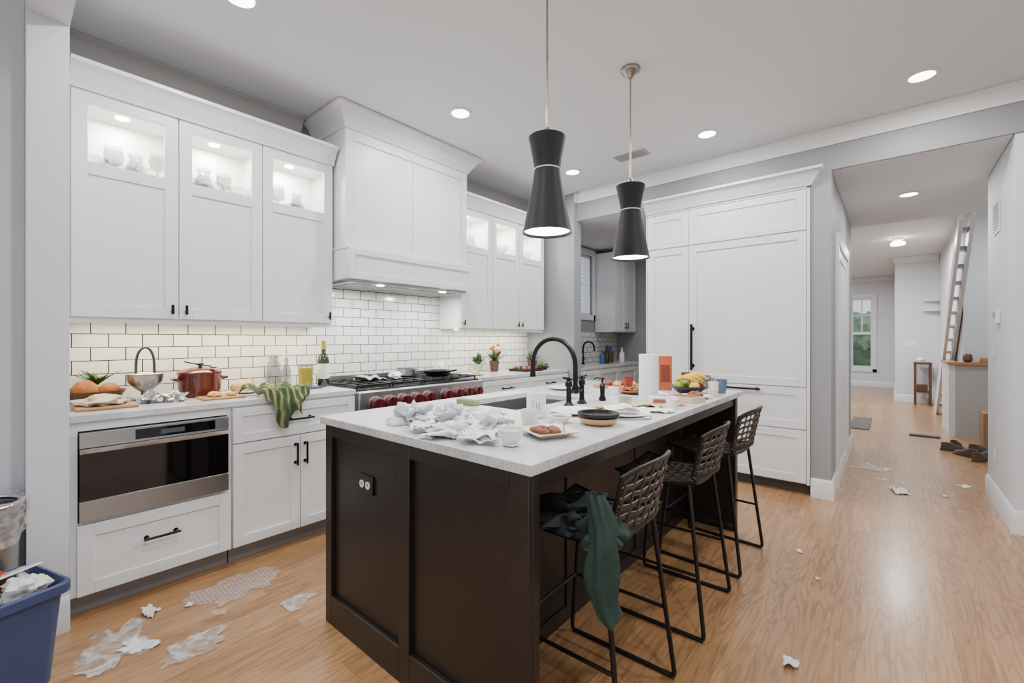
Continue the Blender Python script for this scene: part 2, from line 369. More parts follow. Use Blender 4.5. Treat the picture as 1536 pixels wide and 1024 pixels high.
S(B().sweep([(WX,.227),(WX,1.54)],crown(2.87,2.978,.09),CROWNG),'trim_1')
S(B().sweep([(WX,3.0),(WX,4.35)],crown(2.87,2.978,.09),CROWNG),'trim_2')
S(B().sweep([(-2.77,4.352),(-2.77,4.414),(3.3,4.414)],crown(2.87,2.978,.09),TRIMW),'trim_3')
S(B().sweep([(.085,12.3),(.085,12.16),(.74,12.16)],crown(2.86,2.978,.09),TRIMW),'trim_4')
S(B().sweep([(-3.4,15.5),(.08,15.5)],crown(2.86,2.978,.09),TRIMW),'trim_5')
bp=[(0,0),(.018,0),(.018,.13),(.012,.145),(.006,.155),(0,.155)]
S(B().sweep([(-.498,4.39),(-.36,4.39),(-.36,6.75)],bp,TRIMW),'baseboard_hall')
S(B().sweep([(.635,5.5),(.635,4.43),(3.3,4.43)],bp,TRIMW),'baseboard_right')
S(B().sweep([(.085,15.4),(.085,12.16),(.6,12.16)],bp,TRIMW),'baseboard_partition')
S(B().sweep([(-3.4,15.5),(.08,15.5)],bp,TRIMW),'baseboard_far')
S(B().sweep([(-2.8,.095),(-2.8,.226)],bp,TRIMW),'baseboard_near')
b=B(); F=('x',-.36,1)
b.pbox(F,4.75,4.84,.0,2.12,.001,.024,TRIMW).pbox(F,5.86,5.95,.0,2.12,.001,.024,TRIMW).pbox(F,4.75,5.95,2.12,2.22,.001,.028,TRIMW)
b.shaker(F,4.84,5.86,.01,1.0,WHITE,rail=.1,th=.012,n0=.001).shaker(F,4.84,5.86,1.0,2.12,WHITE,rail=.1,th=.012,n0=.001); S(b,'door_1')
ob(B().box(WX+.001,WX+.009,.228,1.66,.9455,1.408,TILE).box(WX+.001,WX+.009,1.66,2.92,.9455,1.80,TILE).box(WX+.001,WX+.009,2.92,4.35,.9455,1.398,TILE),
   'tile_backsplash',label='white glazed subway tile backsplash with dark grout above the counter',cat='backsplash',org=(0,0,0))
ob(B().box(WX+.001,WX+.009,4.505,6.745,.9455,1.395,TILE),'tile_backsplash',label='white subway tile backsplash in the pantry alcove',cat='backsplash',org=(0,0,0))
# ------------------------------------------------------------ cabinets
def pull(parent,F,a,z,L=.13,vert=False,r=.0065):
    b=B(); ax,o,sg=F
    def p(a,z,n): return (o+sg*n,a,z) if ax=='x' else (a,o+sg*n,z)
    h=L/2
    if vert: A,C=(a,z-h),(a,z+h); e1,e2=(a,z-h*.8),(a,z+h*.8)
    else: A,C=(a-h,z),(a+h,z); e1,e2=(a-h*.8,z),(a+h*.8,z)
    b.cyl(p(A[0],A[1],.034),p(C[0],C[1],.034),r,BLACK,seg=12)
    for q in (e1,e2): b.cyl(p(q[0],q[1],.0),p(q[0],q[1],.034),r*.9,BLACK,seg=10); b.cyl(p(q[0],q[1],.0),p(q[0],q[1],.004),r*1.7,BLACK,seg=12)
    return ob(b,'handle',parent,label='black bar pull handle')
def body_box(parent,x0,x1,y0,y1,z0,z1,m=WHITE,name='body'):
    return ob(B().box(x0,x1,y0,y1,z0,z1,m),name,parent,bevel=.002)
def vessel(b,c,kind,k=1):
    if kind==0: pr=[(.02,0),(.03,.004),(.008,.02),(.008,.05),(.05,.07),(.075,.10),(.08,.12),(.077,.12),(.047,.075),(.001,.06)]
    elif kind==1: pr=[(.035,0),(.04,.01),(.045,.06),(.03,.11),(.022,.13),(.03,.15),(.027,.15),(.018,.13),(.04,.06),(.001,.012)]
    elif kind==2: pr=[(.04,0),(.09,.03),(.115,.07),(.112,.07),(.085,.033),(.001,.01)]
    else: pr=[(.024,0),(.028,.003),(.005,.01),(.005,.07),(.03,.09),(.036,.12),(.030,.155),(.028,.155),(.033,.12),(.028,.092),(.001,.078)]
    b.lathe(c,[(r*k,z*k) for r,z in pr],GLASS,24)
    if kind==1:
        c=Vector(c); b.tube([c+Vector((0,.04*k,.10*k)),c+Vector((0,.075*k,.10*k)),c+Vector((0,.078*k,.05*k)),c+Vector((0,.045*k,.03*k))],.005*k,GLASS,8)
def upper(y0,y1,edges,z0,z1,label,hside):
    xf=-3.16; r=root('wall_cabinet',((WX+xf)/2,(y0+y1)/2,z0),label,'kitchen cabinet',group='upper cabinets with glass top doors')
    b=B(); zs=2.185
    b.box(WX+.012,xf,y0,y0+.018,z0,z1,WHITE).box(WX+.012,xf,y1-.018,y1,z0,z1,WHITE)
    b.box(WX+.012,xf,y0+.018,y1-.018,z0,z0+.02,WHITE).box(WX+.012,xf,y0+.018,y1-.018,z1-.05,z1,WHITE)
    b.box(WX+.012,xf-.003,y0+.018,y1-.018,zs-.02,zs,INNER).box(WX+.012,WX+.02,y0+.018,y1-.018,z0+.02,z1-.05,INNER)
    b.box(WX+.02,xf-.003,y0+.018,y1-.018,z1-.052,z1-.05,INNER)
    for e in edges[1:-1]: b.box(WX+.02,xf,e-.014,e+.014,z0+.02,z1-.05,INNER)
    b.box(xf-.03,xf,y0,y1,z0-.025,z0,WHITE)
    ob(b,'body',r,bevel=.0015)
    for i in range(len(edges)-1):
        a0,a1=edges[i]+.003,edges[i+1]-.003; F=('x',xf,1)
        d=B(); zt=2.575; ra=.062; zm=2.185
        d.pbox(F,a0,a0+ra,z0+.005,zt,0.001,.021,WHITE).pbox(F,a1-ra,a1,z0+.005,zt,.001,.021,WHITE)
        for q0,q1 in ((z0+.005,z0+.005+ra),(zm-.035,zm+.03),(zt-ra,zt)): d.pbox(F,a0+ra,a1-ra,q0,q1,.001,.021,WHITE)
        d.pbox(F,a0+ra-.001,a1-ra+.001,z0+.005+ra-.001,zm-.034,.001,.013,WHITE)
        D=ob(d,'door',r,bevel=.0015)
        ob(B().pbox(F,a0+ra-.004,a1-ra+.004,zm+.026,zt-ra+.004,.008,.011,PANE),'glass_pane',D,label='clear glass door pane')
        s=hside[i]; ha=a1-.03 if s>0 else a0+.03
        h=B(); h.cyl((xf+.021,ha,z0+.05),(xf+.045,ha,z0+.05),.006,BLACK,seg=10); h.box(xf+.042,xf+.052,ha-.007,ha+.007,z0+.03,z0+.085,BLACK)
        ob(h,'handle',D,label='small black pull',bevel=.003)
        ob(B().cyl(((xf+WX)/2,(a0+a1)/2,z1-.058),((xf+WX)/2,(a0+a1)/2,z1-.0521),.03,PUCKE),'puck_light',r,label='small glowing puck light')
        area('cabinet_lamp',((xf+WX)/2,(a0+a1)/2,z1-.062),.05,4.6,(1,.98,.93))
    ob(B().sweep([(xf+.021,y0+.001),(xf+.021,y1)],crown(2.575,2.70,.085),TRIMW),'crown_molding',r)
    return r
upper(.25,1.64,[.255,.703,1.155,1.637],1.41,2.60,'white shaker wall cabinet with lit glass uppers beside the range hood',[1,-1,1])
upper(2.92,4.275,[2.925,3.37,3.81,4.272],1.40,2.60,'white shaker wall cabinet with lit glass uppers past the range hood',[-1,1,-1])
r=root('wall_cabinet',(-3.3,6.3,1.4),'white shaker wall cabinet in the pantry alcove','kitchen cabinet')
body_box(r,WX+.012,-3.14,5.93+.08,6.74,1.4,2.6)
for a0,a1 in ((6.02,6.375),(6.38,6.735)): 
    D=ob(B().shaker(('x',-3.14,1),a0,a1,1.41,2.59,WHITE,n0=.001),'door',r,bevel=.0015); pull(D,('x',-3.12,1),a0+.03 if a0>6.2 else a1-.03,1.5,.08,True)
for (y,k,kd,dx) in ((.35,1.0,0,-.07),(.45,1.3,3,-.06),(.55,1.3,1,-.07),(.46,.8,2,.06),(.63,1.2,3,.05),(.78,1.0,0,-.07),(.89,1.4,1,-.07),(1.0,1.3,3,-.06),(1.08,.9,0,.0),(.86,.75,2,.07),(1.23,1.0,0,-.07),(1.34,1.4,3,-.06),(1.48,1.3,1,-.07),(1.40,.8,2,.06),(3.05,.9,2,0),(3.23,1.3,1,0),(3.49,.95,2,0),(3.69,1.2,0,0),(3.93,1.3,1,0),(4.13,1.1,0,0)):
    b=B(); vessel(b,(-3.31+dx,y,2.1855),kd,k)
    nm=['stemmed_glass_bowl','glass_pitcher','glass_bowl','wine_glass'][kd]
    ob(b,nm,label=['stemmed clear glass dessert bowl in lit cabinet','clear glass pitcher with loop handle in lit cabinet','wide clear glass serving bowl in lit cabinet','tall clear stemmed wine glass in lit cabinet'][kd],cat=['bowl','pitcher','bowl','glass'][kd],group='glassware in the lit cabinets')
XF=-2.87
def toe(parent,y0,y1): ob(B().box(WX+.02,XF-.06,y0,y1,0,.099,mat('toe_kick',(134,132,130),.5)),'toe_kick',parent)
r=root('base_cabinet',(-3.15,.56,0),'white base cabinet with deep drawer under the microwave','kitchen cabinet')
b=B().box(WX+.012,XF,.232,.258,.1,.911,WHITE).box(WX+.012,XF,.87,.888,.1,.911,WHITE).box(WX+.012,XF,.258,.87,.1,.44,WHITE).box(WX+.012,XF,.258,.87,.868,.911,WHITE)
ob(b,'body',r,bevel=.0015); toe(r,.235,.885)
D=ob(B().shaker(('x',XF,1),.255,.882,.105,.432,WHITE,n0=.001),'drawer',r,bevel=.0015); pull(D,('x',XF+.02,1),.565,.30,.15)
r=root('base_cabinet',(-3.15,1.27,0),'white base cabinet with two doors and one drawer beside the range','kitchen cabinet')
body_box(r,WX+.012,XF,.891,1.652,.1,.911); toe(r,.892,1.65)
D=ob(B().shaker(('x',XF,1),.893,1.648,.70,.90,WHITE,n0=.001,rail=.05),'drawer',r,bevel=.0015); pull(D,('x',XF+.02,1),1.27,.80,.15)
D=ob(B().shaker(('x',XF,1),.893,1.268,.105,.692,WHITE,n0=.001),'door',r,bevel=.0015); pull(D,('x',XF+.02,1),1.24,.58,.14,True)
D=ob(B().shaker(('x',XF,1),1.272,1.648,.105,.692,WHITE,n0=.001),'door',r,bevel=.0015); pull(D,('x',XF+.02,1),1.30,.58,.14,True)
r=root('base_cabinet',(-3.15,3.62,0),'white base cabinet run with drawers past the range','kitchen cabinet')
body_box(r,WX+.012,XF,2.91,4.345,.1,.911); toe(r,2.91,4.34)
for a0,a1 in ((2.913,3.62),(3.625,4.342)):
    for z0,z1 in ((.74,.90),(.43,.732),(.105,.422)):
        D=ob(B().shaker(('x',XF,1),a0,a1,z0,z1,WHITE,n0=.001,rail=.045),'drawer',r,bevel=.0015); pull(D,('x',XF+.02,1),(a0+a1)/2,(z0+z1)/2,.15)
r=root('base_cabinet',(-3.15,5.62,0),'white base cabinet in the pantry alcove','kitchen cabinet')
body_box(r,WX+.012,XF,4.51,6.74,.1,.911); toe(r,4.51,6.74)
for i in range(4): ob(B().shaker(('x',XF,1),4.513+i*.557,4.513+i*.557+.55,.105,.90,WHITE,n0=.001),'door',r,bevel=.0015)
for y0,y1,l in ((.231,1.655,'white speckled quartz worktop over the base cabinets beside the range'),(2.905,4.348,'white speckled quartz worktop past the range'),(4.505,6.745,'white quartz worktop in the pantry alcove')):
    ob(B().box(WX+.010,-2.85,y0,y1,.9115,.945,QUARTZ),'worktop',label=l,cat='countertop',bevel=.003)
r=root('microwave_drawer',(-3.1,.565,.455),'stainless steel microwave drawer with black glass front','microwave')
ob(B().box(-3.40,XF+.002,.262,.866,.446,.862,STEEL),'body',r)
F=('x',XF+.003,1)
d=B().pbox(F,.262,.866,.45,.545,0,.03,STEEL).pbox(F,.262,.866,.546,.765,0,.028,BGLASS)
d.add([(F[1]+.028,.262,.765),(F[1]+.028,.866,.765),(F[1]+.05,.866,.79),(F[1]+.05,.262,.79),(F[1],.262,.765),(F[1],.866,.765),(F[1],.866,.79),(F[1],.262,.79)],[(0,1,2,3),(4,7,6,5),(0,3,7,4),(1,5,6,2),(2,6,7,3),(0,4,5,1)],CHROME)
ob(d,'drawer',r,bevel=.001)
b=B().pbox(F,.262,.866,.792,.862,0,.03,STEEL); P_=ob(b,'control_panel',r,bevel=.001)
ob(B().pbox(F,.46,.80,.803,.852,.030,.032,BGLASS),'display',P_,label='black glass display strip')
ob(B().pbox(F,.56,.66,.815,.838,.032,.033,mat('lcd_grey',(70,76,82),.3)),'screen',P_)
r=root('range_hood',(-3.2,2.265,1.72),'white panelled range hood box with crown molding above the range','range hood')
b=B().box(WX+.012,-3.02,1.66,2.872,1.96,2.85,WHITE)
F=('x',-3.02,1)
b.pbox(F,1.66,1.72,1.96,2.85,0,.02,WHITE).pbox(F,2.812,2.872,1.96,2.85,0,.02,WHITE).pbox(F,1.72,2.812,2.76,2.85,0,.02,WHITE).pbox(F,1.72,2.812,1.96,2.0,0,.02,WHITE)
b.pbox(F,1.722,2.261,2.0,2.76,0,.010,WHITE).pbox(F,2.267,2.81,2.0,2.76,0,.010,WHITE)
ob(b,'chimney_body',r,bevel=.0015)
b=B().box(WX+.012,-2.95,1.655,2.877,1.74,1.96,WHITE).box(WX+.012,-2.945,1.648,2.884,1.955,1.972,WHITE)
b.shaker(('x',-2.95,1),1.655,2.877,1.735,1.955,WHITE,rail=.045,th=.02,rec=.01)
ob(b,'apron_band',r,bevel=.0015)
b=B().box(-3.42,-2.98,1.69,2.84,1.715,1.742,STEEL)
for i in range(26): b.box(-3.36,-3.02,1.74+i*.04,1.755+i*.04,1.708,1.716,STEEL)
ob(b,'filter_insert',r,label='stainless steel vent filter insert',bevel=.001)
for y in (1.95,2.58):
    ob(B().cyl((-3.0,y,1.708),(-3.0,y,1.7145),.028,PUCKE),'puck_light',r); area('hood_lamp',(-3.1,y,1.70),.06,7,(1,.98,.95))
ob(B().sweep([(WX+.012,1.66),(-3.0,1.66),(-3.0,2.872),(WX+.012,2.872)],crown(2.835,2.975,.105),TRIMW),'crown_molding',r)
for y0,y1,pw,col in ((.3,1.6,7,(1,.88,.62)),(2.98,4.2,6,(1,.95,.82))):
    ob(B().box(-3.30,-3.27,y0,y1,1.392 if y0<2 else 1.382,1.409 if y0<2 else 1.399,mat('strip_glow',(255,240,200),.5,em=3,var=0)),'led_strip',label='slim glowing light strip under the wall cabinet',cat='light')
    area('under_cabinet_lamp',(-3.285,(y0+y1)/2,1.38),.03,pw,col,(0,0,0),sy=y1-y0)
r=root('gas_range',(-3.14,2.28,0),'wide stainless steel gas range with red knobs and black grates','stove')
ob(B().box(-3.44,-2.86,1.662,2.9,.1,.925,STEEL).box(-3.44,-2.92,1.68,2.88,0,.1,BLACK),'body',r,bevel=.002)
P_=ob(B().pbox(('x',-2.86,1),1.662,2.9,.745,.925,.001,.045,STEEL),'control_panel',r,bevel=.008)
for i in range(9):
    y=1.79+i*.118+(.0 if i<5 else .07)
    k=B(); k.lathe((-2.815,y,.832),[(.056,0),(.056,.006),(.046,.008)],STEEL,24,axis=(1,0,0)); k.lathe((-2.808,y,.832),[(.042,0),(.052,.006),(.052,.036),(.044,.046),(.001,.047)],KNOB,24,axis=(1,0,0)); k.box(-2.764,-2.752,y-.008,y+.008,.792,.872,KNOB)
    ob(k,'knob',P_,label='dark red control knob',bevel=.001)
for a0,a1 in ((1.67,2.46),(2.47,2.895)):
    D=ob(B().pbox(('x',-2.86,1),a0,a1,.16,.735,.001,.035,STEEL),'oven_door',r,bevel=.004)
    ob(B().pbox(('x',-2.825,1),a0+.1,a1-.1,.32,.6,0.001,.003,BGLASS),'window',D)
    k=B(); k.cyl((-2.77,a0+.04,.68),(-2.77,a1-.04,.68),.012,CHROME)
    for q in (a0+.07,a1-.07): k.cyl((-2.825,q,.68),(-2.77,q,.68),.009,CHROME)
    ob(k,'handle',D,label='polished tubular oven handle')
ob(B().box(-3.43,-2.87,1.67,2.892,.925,.937,BLACKP),'cooktop',r,bevel=.002)
ob(B().box(-3.445,-3.43,1.67,2.892,.925,1.0,STEEL),'backguard',r,bevel=.002)
for i in range(4):
    y0=1.68+i*.303
    g=B()
    for y in (y0+.008,y0+.10,y0+.195,y0+.288): g.box(-3.41,-2.89,y-.006,y+.006,.956,.970,BLACKP)
    for x in (-3.40,-3.27,-3.15,-3.02,-2.90): g.box(x-.006,x+.006,y0+.004,y0+.292,.954,.968,BLACKP)
    for x in (-3.40,-2.90):
        for y in (y0+.01,y0+.285): g.box(x-.007,x+.007,y-.006,y+.006,.937,.956,BLACKP)
    ob(g,'burner_grate',r,label='black cast iron burner grate',bevel=.002)
    g=B()
    for x in (-3.27,-3.02): g.lathe((x,y0+.147,.937),[(.045,0),(.045,.006),(.03,.008),(.028,.014),(.001,.015)],BLACKP,20)
    ob(g,'burner',r)
FY=4.37
r=root('refrigerator_cabinet',(-1.2,4.7,0),'tall white panelled built-in refrigerator with flanking pantry column','refrigerator')
ob(B().box(-1.91,-.502,FY+.02,5.03,.09,2.655,WHITE),'body',r,bevel=.002)
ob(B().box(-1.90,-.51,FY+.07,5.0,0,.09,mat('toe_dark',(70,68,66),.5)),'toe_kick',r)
F=('y',FY+.02,-1)
b=B().pbox(F,-.525,-.502,.09,2.56,0,.022,WHITE).pbox(F,-1.91,-1.895,.09,2.56,0,.022,WHITE).pbox(F,-1.91,-.502,2.545,2.6,0,.022,WHITE); ob(b,'face_frame',r,bevel=.0015)
for a0,a1,z0,z1,nm,hh in ((-1.478,-.528,2.205,2.54,'door',None),(-1.478,-.528,.90,2.195,'refrigerator_door','v'),(-1.478,-.528,.545,.89,'freezer_drawer','h'),(-1.478,-.528,.10,.535,'freezer_drawer','n'),(-1.892,-1.484,2.205,2.54,'door',None),(-1.892,-1.484,.10,2.195,'door','k')):
    D=ob(B().shaker(F,a0,a1,z0,z1,WHITE,rail=.065,n0=.001),nm,r,bevel=.0015)
    G=('y',FY-.001,-1)
    if hh=='v': pull(D,G,-1.445,1.22,.44,True,r=.012)
    if hh=='h': pull(D,G,-1.02,.862,.32,r=.009)
ob(B().sweep([(-1.91,FY-.003),(-.50,FY-.003),(-.50,4.388)],crown(2.565,2.69,.09),TRIMW),'crown_molding',r)
# ------------------------------------------------------------ island
r=root('kitchen_island',(-1.4,2.15,0),'dark espresso wood kitchen island with panelled ends and open seating side','kitchen island')
b=B()
b.box(-1.98,-1.15,1.03,1.66,0,.911,DARKW).box(-1.98,-1.15,2.36,3.27,0,.911,DARKW).box(-1.98,-1.15,1.66,2.36,0,.66,DARKW).box(-1.98,-1.88,1.66,2.36,.66,.911,DARKW).box(-1.36,-1.15,1.66,2.36,.66,.911,DARKW)
ob(b,'body',r,bevel=.002)
for yy,nm in ((1.0,-1),(3.30,1)):
    b=B(); F=('y',yy+(.02 if nm<0 else -.02),nm); yo=sorted((yy+.02*(-nm),yy+.055*(-nm)))
    b.box(-1.985,-.79,yo[0],yo[1],0,.911,DARKW)
    b.pbox(F,-1.985,-1.935,0,.911,0,.02,DARKW).pbox(F,-1.42,-1.355,0,.911,0,.02,DARKW).pbox(F,-.865,-.79,0,.911,0,.02,DARKW)
    b.pbox(F,-1.935,-1.42,.855,.911,0,.02,DARKW).pbox(F,-1.355,-.865,.855,.911,0,.02,DARKW)
    b.pbox(F,-1.935,-1.42,0,.13,0,.02,DARKW).pbox(F,-1.355,-.865,0,.13,0,.02,DARKW)
    ob(b,'end_panel',r,bevel=.003)
b=B(); F=('x',-1.15,1)
for i in range(3): b.shaker(F,1.06+i*.727,1.06+(i+1)*.727,.0,.911,DARKW,rail=.07,th=.018)
ob(b,'back_panel',r,bevel=.002)
b=B().box(-.86,-.80,1.056,3.244,.85,.911,DARKW); ob(b,'apron_rail',r,bevel=.002)
F=('y',1.0,-1)
b=B().pbox(F,-1.725,-1.612,.655,.730,-.0195,-.010,BLACKP)
OP=ob(b,'outlet_plate',r,label='black outlet plate with two white receptacles',bevel=.001)
for a in (-1.690,-1.646):
    k=B(); k.lathe((a,1.010,.692),[(.016,0),(.016,.003),(.001,.0031)],CERAM,20,axis=(0,-1,0)); k.box(a-.006,a-.003,1.006,1.0069,.690,.700,BLACKP).box(a+.003,a+.006,1.006,1.0069,.690,.700,BLACKP)
    ob(k,'receptacle',OP,label='round white power receptacle')
b=B(); z0,z1=.9115,.945; sx0,sx1,sy0,sy1=-1.84,-1.42,1.70,2.32
xs=[-2.0,sx0,sx1,-.765]; ys=[.98,sy0,sy1,3.32]; vs=[];fs=[]
for z in (z0,z1):
    for y in ys:
        for x in xs: vs.append((x,y,z))
def I(i,j,k): return k*16+j*4+i
for j in range(3):
    for i in range(3):
        if i==1 and j==1: continue
        fs.append((I(i,j,1),I(i+1,j,1),I(i+1,j+1,1),I(i,j+1,1))); fs.append((I(i,j,0),I(i,j+1,0),I(i+1,j+1,0),I(i+1,j,0)))
for i in range(3):
    fs.append((I(i,0,0),I(i+1,0,0),I(i+1,0,1),I(i,0,1))); fs.append((I(i+1,3,0),I(i,3,0),I(i,3,1),I(i+1,3,1)))
    fs.append((I(0,i+1,0),I(0,i,0),I(0,i,1),I(0,i+1,1))); fs.append((I(3,i,0),I(3,i+1,0),I(3,i+1,1),I(3,i,1)))
fs+=[(I(1,1,0),I(1,1,1),I(2,1,1),I(2,1,0)),(I(1,2,0),I(2,2,0),I(2,2,1),I(1,2,1)),(I(1,1,0),I(1,2,0),I(1,2,1),I(1,1,1)),(I(2,1,0),I(2,1,1),I(2,2,1),I(2,2,0))]
b.add(vs,fs,QUARTZ); ob(b,'island_worktop',label='white speckled quartz island worktop with sink cutout',cat='countertop',bevel=.003)
b=B(); t=.003
b.box(sx0,sx1,sy0,sy1,.69,.693,STEEL).box(sx0-t,sx0,sy0,sy1,.69,.911,STEEL).box(sx1,sx1+t,sy0,sy1,.69,.911,STEEL).box(sx0,sx1,sy0-t,sy0,.69,.911,STEEL).box(sx0,sx1,sy1,sy1+t,.69,.911,STEEL).lathe((-1.63,2.0,.693),[(.045,0),(.04,.003),(.001,.002)],CHROME)
ob(b,'kitchen_sink',label='undermount stainless steel sink in the island worktop',cat='sink')
fx,fy0,fy1,Z=-1.29,1.975,2.105,.9455; fm=(fy0+fy1)/2
q=root('kitchen_faucet',(fx,fm,Z),'black bridge kitchen faucet with gooseneck spout at the island sink','faucet')
for y in (fy0,fy1):
    ob(B().lathe((fx,y,Z),[(.027,0),(.027,.008),(.018,.016),(.014,.03),(.014,.10),(.019,.105),(.019,.125),(.010,.135),(.001,.136)],BLACK,20),'post',q)
    sg=-1 if y==fy0 else 1
    ob(B().cyl((fx-.02,y,Z+.142),(fx+.02,y,Z+.142),.006,BLACK,seg=10).cyl((fx,y-.006,Z+.136),(fx,y,Z+.15),.009,BLACK,seg=12).tube([(fx,y,Z+.145),(fx,y+sg*.03,Z+.15),(fx,y+sg*.05,Z+.152)],.006,BLACK),'lever_handle',q)
R=.145; top=Z+.355-R
pts=[(fx,fm,Z+.085),(fx,fm,Z+.12),(fx,fm,top)]+[(fx-R+R*math.cos(pi*i/14),fm,top+R*math.sin(pi*i/14)) for i in range(1,15)]+[(fx-2*R,fm,top-.03)]
ob(B().tube(pts,.0135,BLACK,12).cyl((fx,fy0,Z+.075),(fx,fy1,Z+.075),.012,BLACK,seg=14).lathe((fx,fm,Z+.06),[(.016,0),(.020,.008),(.020,.035),(.016,.045)],BLACK,16),'spout',q)
ob(B().cyl((fx-2*R,fm,top-.075),(fx-2*R,fm,top-.025),.018,BLACK,r1=.015),'spray_head',q)
q=root('kitchen_faucet',(-3.3,5.42,.9455),'small black gooseneck faucet on the pantry worktop','faucet')
b=B().lathe((-3.3,5.42,.9455),[(.024,0),(.024,.01),(.014,.02),(.013,.09)],BLACK,16); pts=[(-3.3,5.42,1.02),(-3.3,5.42,1.17)]+[(-3.3+.09-.09*math.cos(pi*i/10),5.42,1.17+.09*math.sin(pi*i/10)) for i in range(1,11)]+[(-3.12,5.42,1.13)]
ob(b.tube(pts,.012,BLACK,10),'spout',q); ob(B().tube([(-3.3,5.43,1.0),(-3.3,5.49,1.03)],.006,BLACK),'lever_handle',q)
q=root('soap_dispenser',(-1.26,2.28,.9455),'black soap pump dispenser on the island worktop','soap dispenser')
ob(B().lathe((-1.26,2.28,.9455),[(.020,0),(.022,.01),(.013,.03),(.015,.07),(.018,.085),(.010,.10)],BLACK),'body',q); ob(B().lathe((-1.26,2.28,1.046),[(.006,0),(.006,.02),(.012,.022),(.012,.03),(.001,.034)],BLACK).tube([(-1.26,2.28,1.072),(-1.30,2.28,1.074),(-1.315,2.28,1.064)],.005,BLACK),'pump_spout',q)
# ------------------------------------------------------------ pendants
def pendant(x,y,label):
    zb=1.80; q=root('pendant_lamp',(x,y,zb),label,'pendant light',group='black pendants over the island')
    prof=[(.118,0),(.112,.02),(.098,.09),(.080,.18),(.066,.26),(.061,.295),(.062,.31),(.068,.35),(.078,.40),(.086,.44),(.088,.45)]
    full=prof+[(.084,.45),(.075,.40),(.058,.31),(.057,.29),(.076,.18),(.108,.02),(.115,0)]
    b=B(); seg=64; vs=[];fs=[]; n=len(full)
    for rr,z in full:
        for i in range(seg): a=2*pi*i/seg; vs.append((x+rr*math.cos(a),y+rr*math.sin(a),zb+z))
    for j in range(n):
        for i in range(seg): k=(i+1)%seg; l=(j+1)%n; fs.append((j*seg+i,j*seg+k,l*seg+k,l*seg+i))
    b.add(vs,fs,SHADEB); ob(b,'lamp_shade',q,ang=60)
    ob(B().tube([(x+.0625*math.cos(2*pi*i/40),y+.0625*math.sin(2*pi*i/40),zb+.297) for i in range(40)],.0032,mat('ring_white',(220,214,204),.3),8,closed=True),'waist_ring',q,label='pale metal ring at the waist')
    ob(B().lathe((x,y,zb+.012),[(.108,0),(.108,.004),(.001,.005)],LAMPE,36),'diffuser',q,label='white glowing diffuser')
    ob(B().lathe((x,y,zb+.44),[(.083,0),(.083,.004),(.02,.01),(.012,.05),(.009,.06)],NICKEL),'socket_cap',q)
    ob(B().cyl((x,y,zb+.49),(x,y,2.93),.005,NICKEL,seg=12).cyl((x,y,2.35),(x,y,2.37),.007,NICKEL,seg=12).cyl((x,y,2.62),(x,y,2.64),.007,NICKEL,seg=12),'stem',q,label='thin nickel stem')
    ob(B().lathe((x,y,2.92),[(.012,0),(.02,.008),(.055,.035),(.06,.045),(.06,.059)],NICKEL),'canopy',q,label='brushed nickel ceiling canopy')
    area('pendant_bulb',(x,y,zb-.004),.19,5,(1,.97,.93),shape='DISK')
pendant(-1.235,1.705,'black hourglass pendant lamp with pale waist ring over the island')
pendant(-1.23,2.58,'black hourglass pendant lamp with pale waist ring over the island')
def downlight(x,y,z,p=15):
    q=root('recessed_light',(x,y,z-.012),'round white recessed ceiling downlight, switched on','ceiling light',group='recessed ceiling lights')
    b=B(); b.lathe((x,y,z-.008),[(.085,.0075),(.085,.002),(.078,0),(.066,0),(.066,.0075)],TRIMW,32); ob(b,'trim_ring',q)
    ob(B().lathe((x,y,z-.007),[(.065,0),(.065,.003),(.001,.004)],LAMPE,32),'lens',q,label='glowing lens')
    area('downlight_lamp',(x,y,z-.015),.13,p,(1,.985,.97),shape='DISK')
for x,y in ((-2.43,2.26),(-2.43,.79),(-2.43,3.79),(-1.14,3.80),(.155,3.85),(.155,2.26),(.155,.79),(-1.14,.45)): downlight(x,y,CZ)
downlight(.135,5.63,2.67,10)
q=root('ceiling_lamp',(.1,9.8,2.9),'small white flush ceiling lamp in the hallway','ceiling light')
ob(B().lathe((.1,9.8,2.93),[(.05,0),(.07,.02),(.07,.049)],TRIMW),'base',q); ob(B().lathe((.1,9.8,2.86),[(.09,0),(.10,.02),(.09,.05),(.04,.07)],LAMPE),'shade',q)
area('hall_lamp',(.1,9.8,2.84),.2,40,(.97,.99,1)); area('far_fill',(-1.5,11,2.9),.5,85,(.96,.99,1)); area('pantry_lamp',(-2.2,5.6,2.64),.2,8,(1,.98,.95)); area('far_fill',(-1.6,13.5,2.9),.3,40,(.96,.99,1)); area('far_fill',(-1.6,8.2,2.9),.3,35,(.96,.99,1)); area('stair_fill',(1.2,7.3,2.9),.2,14)  # far and stair lights are unseen fills, added without fixtures
VG=mat('vent_grey',(160,160,162),.5)
def vent(F,a0,a1,z0,z1,label,ceil=None):
    b=B()
    if ceil:
        x0,x1,y0,y1,z=ceil; b.box(x0,x1,y0,y1,z-.008,z-.0005,VG); n=8
        for i in range(n): yy=y0+.02+(y1-y0-.04)*i/(n-1); b.box(x0+.02,x1-.02,yy-.003,yy+.003,z-.012,z-.008,VG)
    else:
        b.pbox(F,a0,a1,z0,z1,.001,.008,TRIMW); n=10
        for i in range(n): zz=z0+.02+(z1-z0-.04)*i/(n-1); b.pbox(F,a0+.015,a1-.015,zz-.004,zz+.004,.008,.012,VG)
    return ob(b,'air_vent',label=label,cat='vent')
vent(None,0,0,0,0,'white rectangular air vent set in the ceiling',ceil=(-1.95,-1.65,3.73,3.87,CZ))
F=('x',.635,-1)
vent(F,4.95,5.20,2.12,2.36,'white air return vent high on the hallway wall')
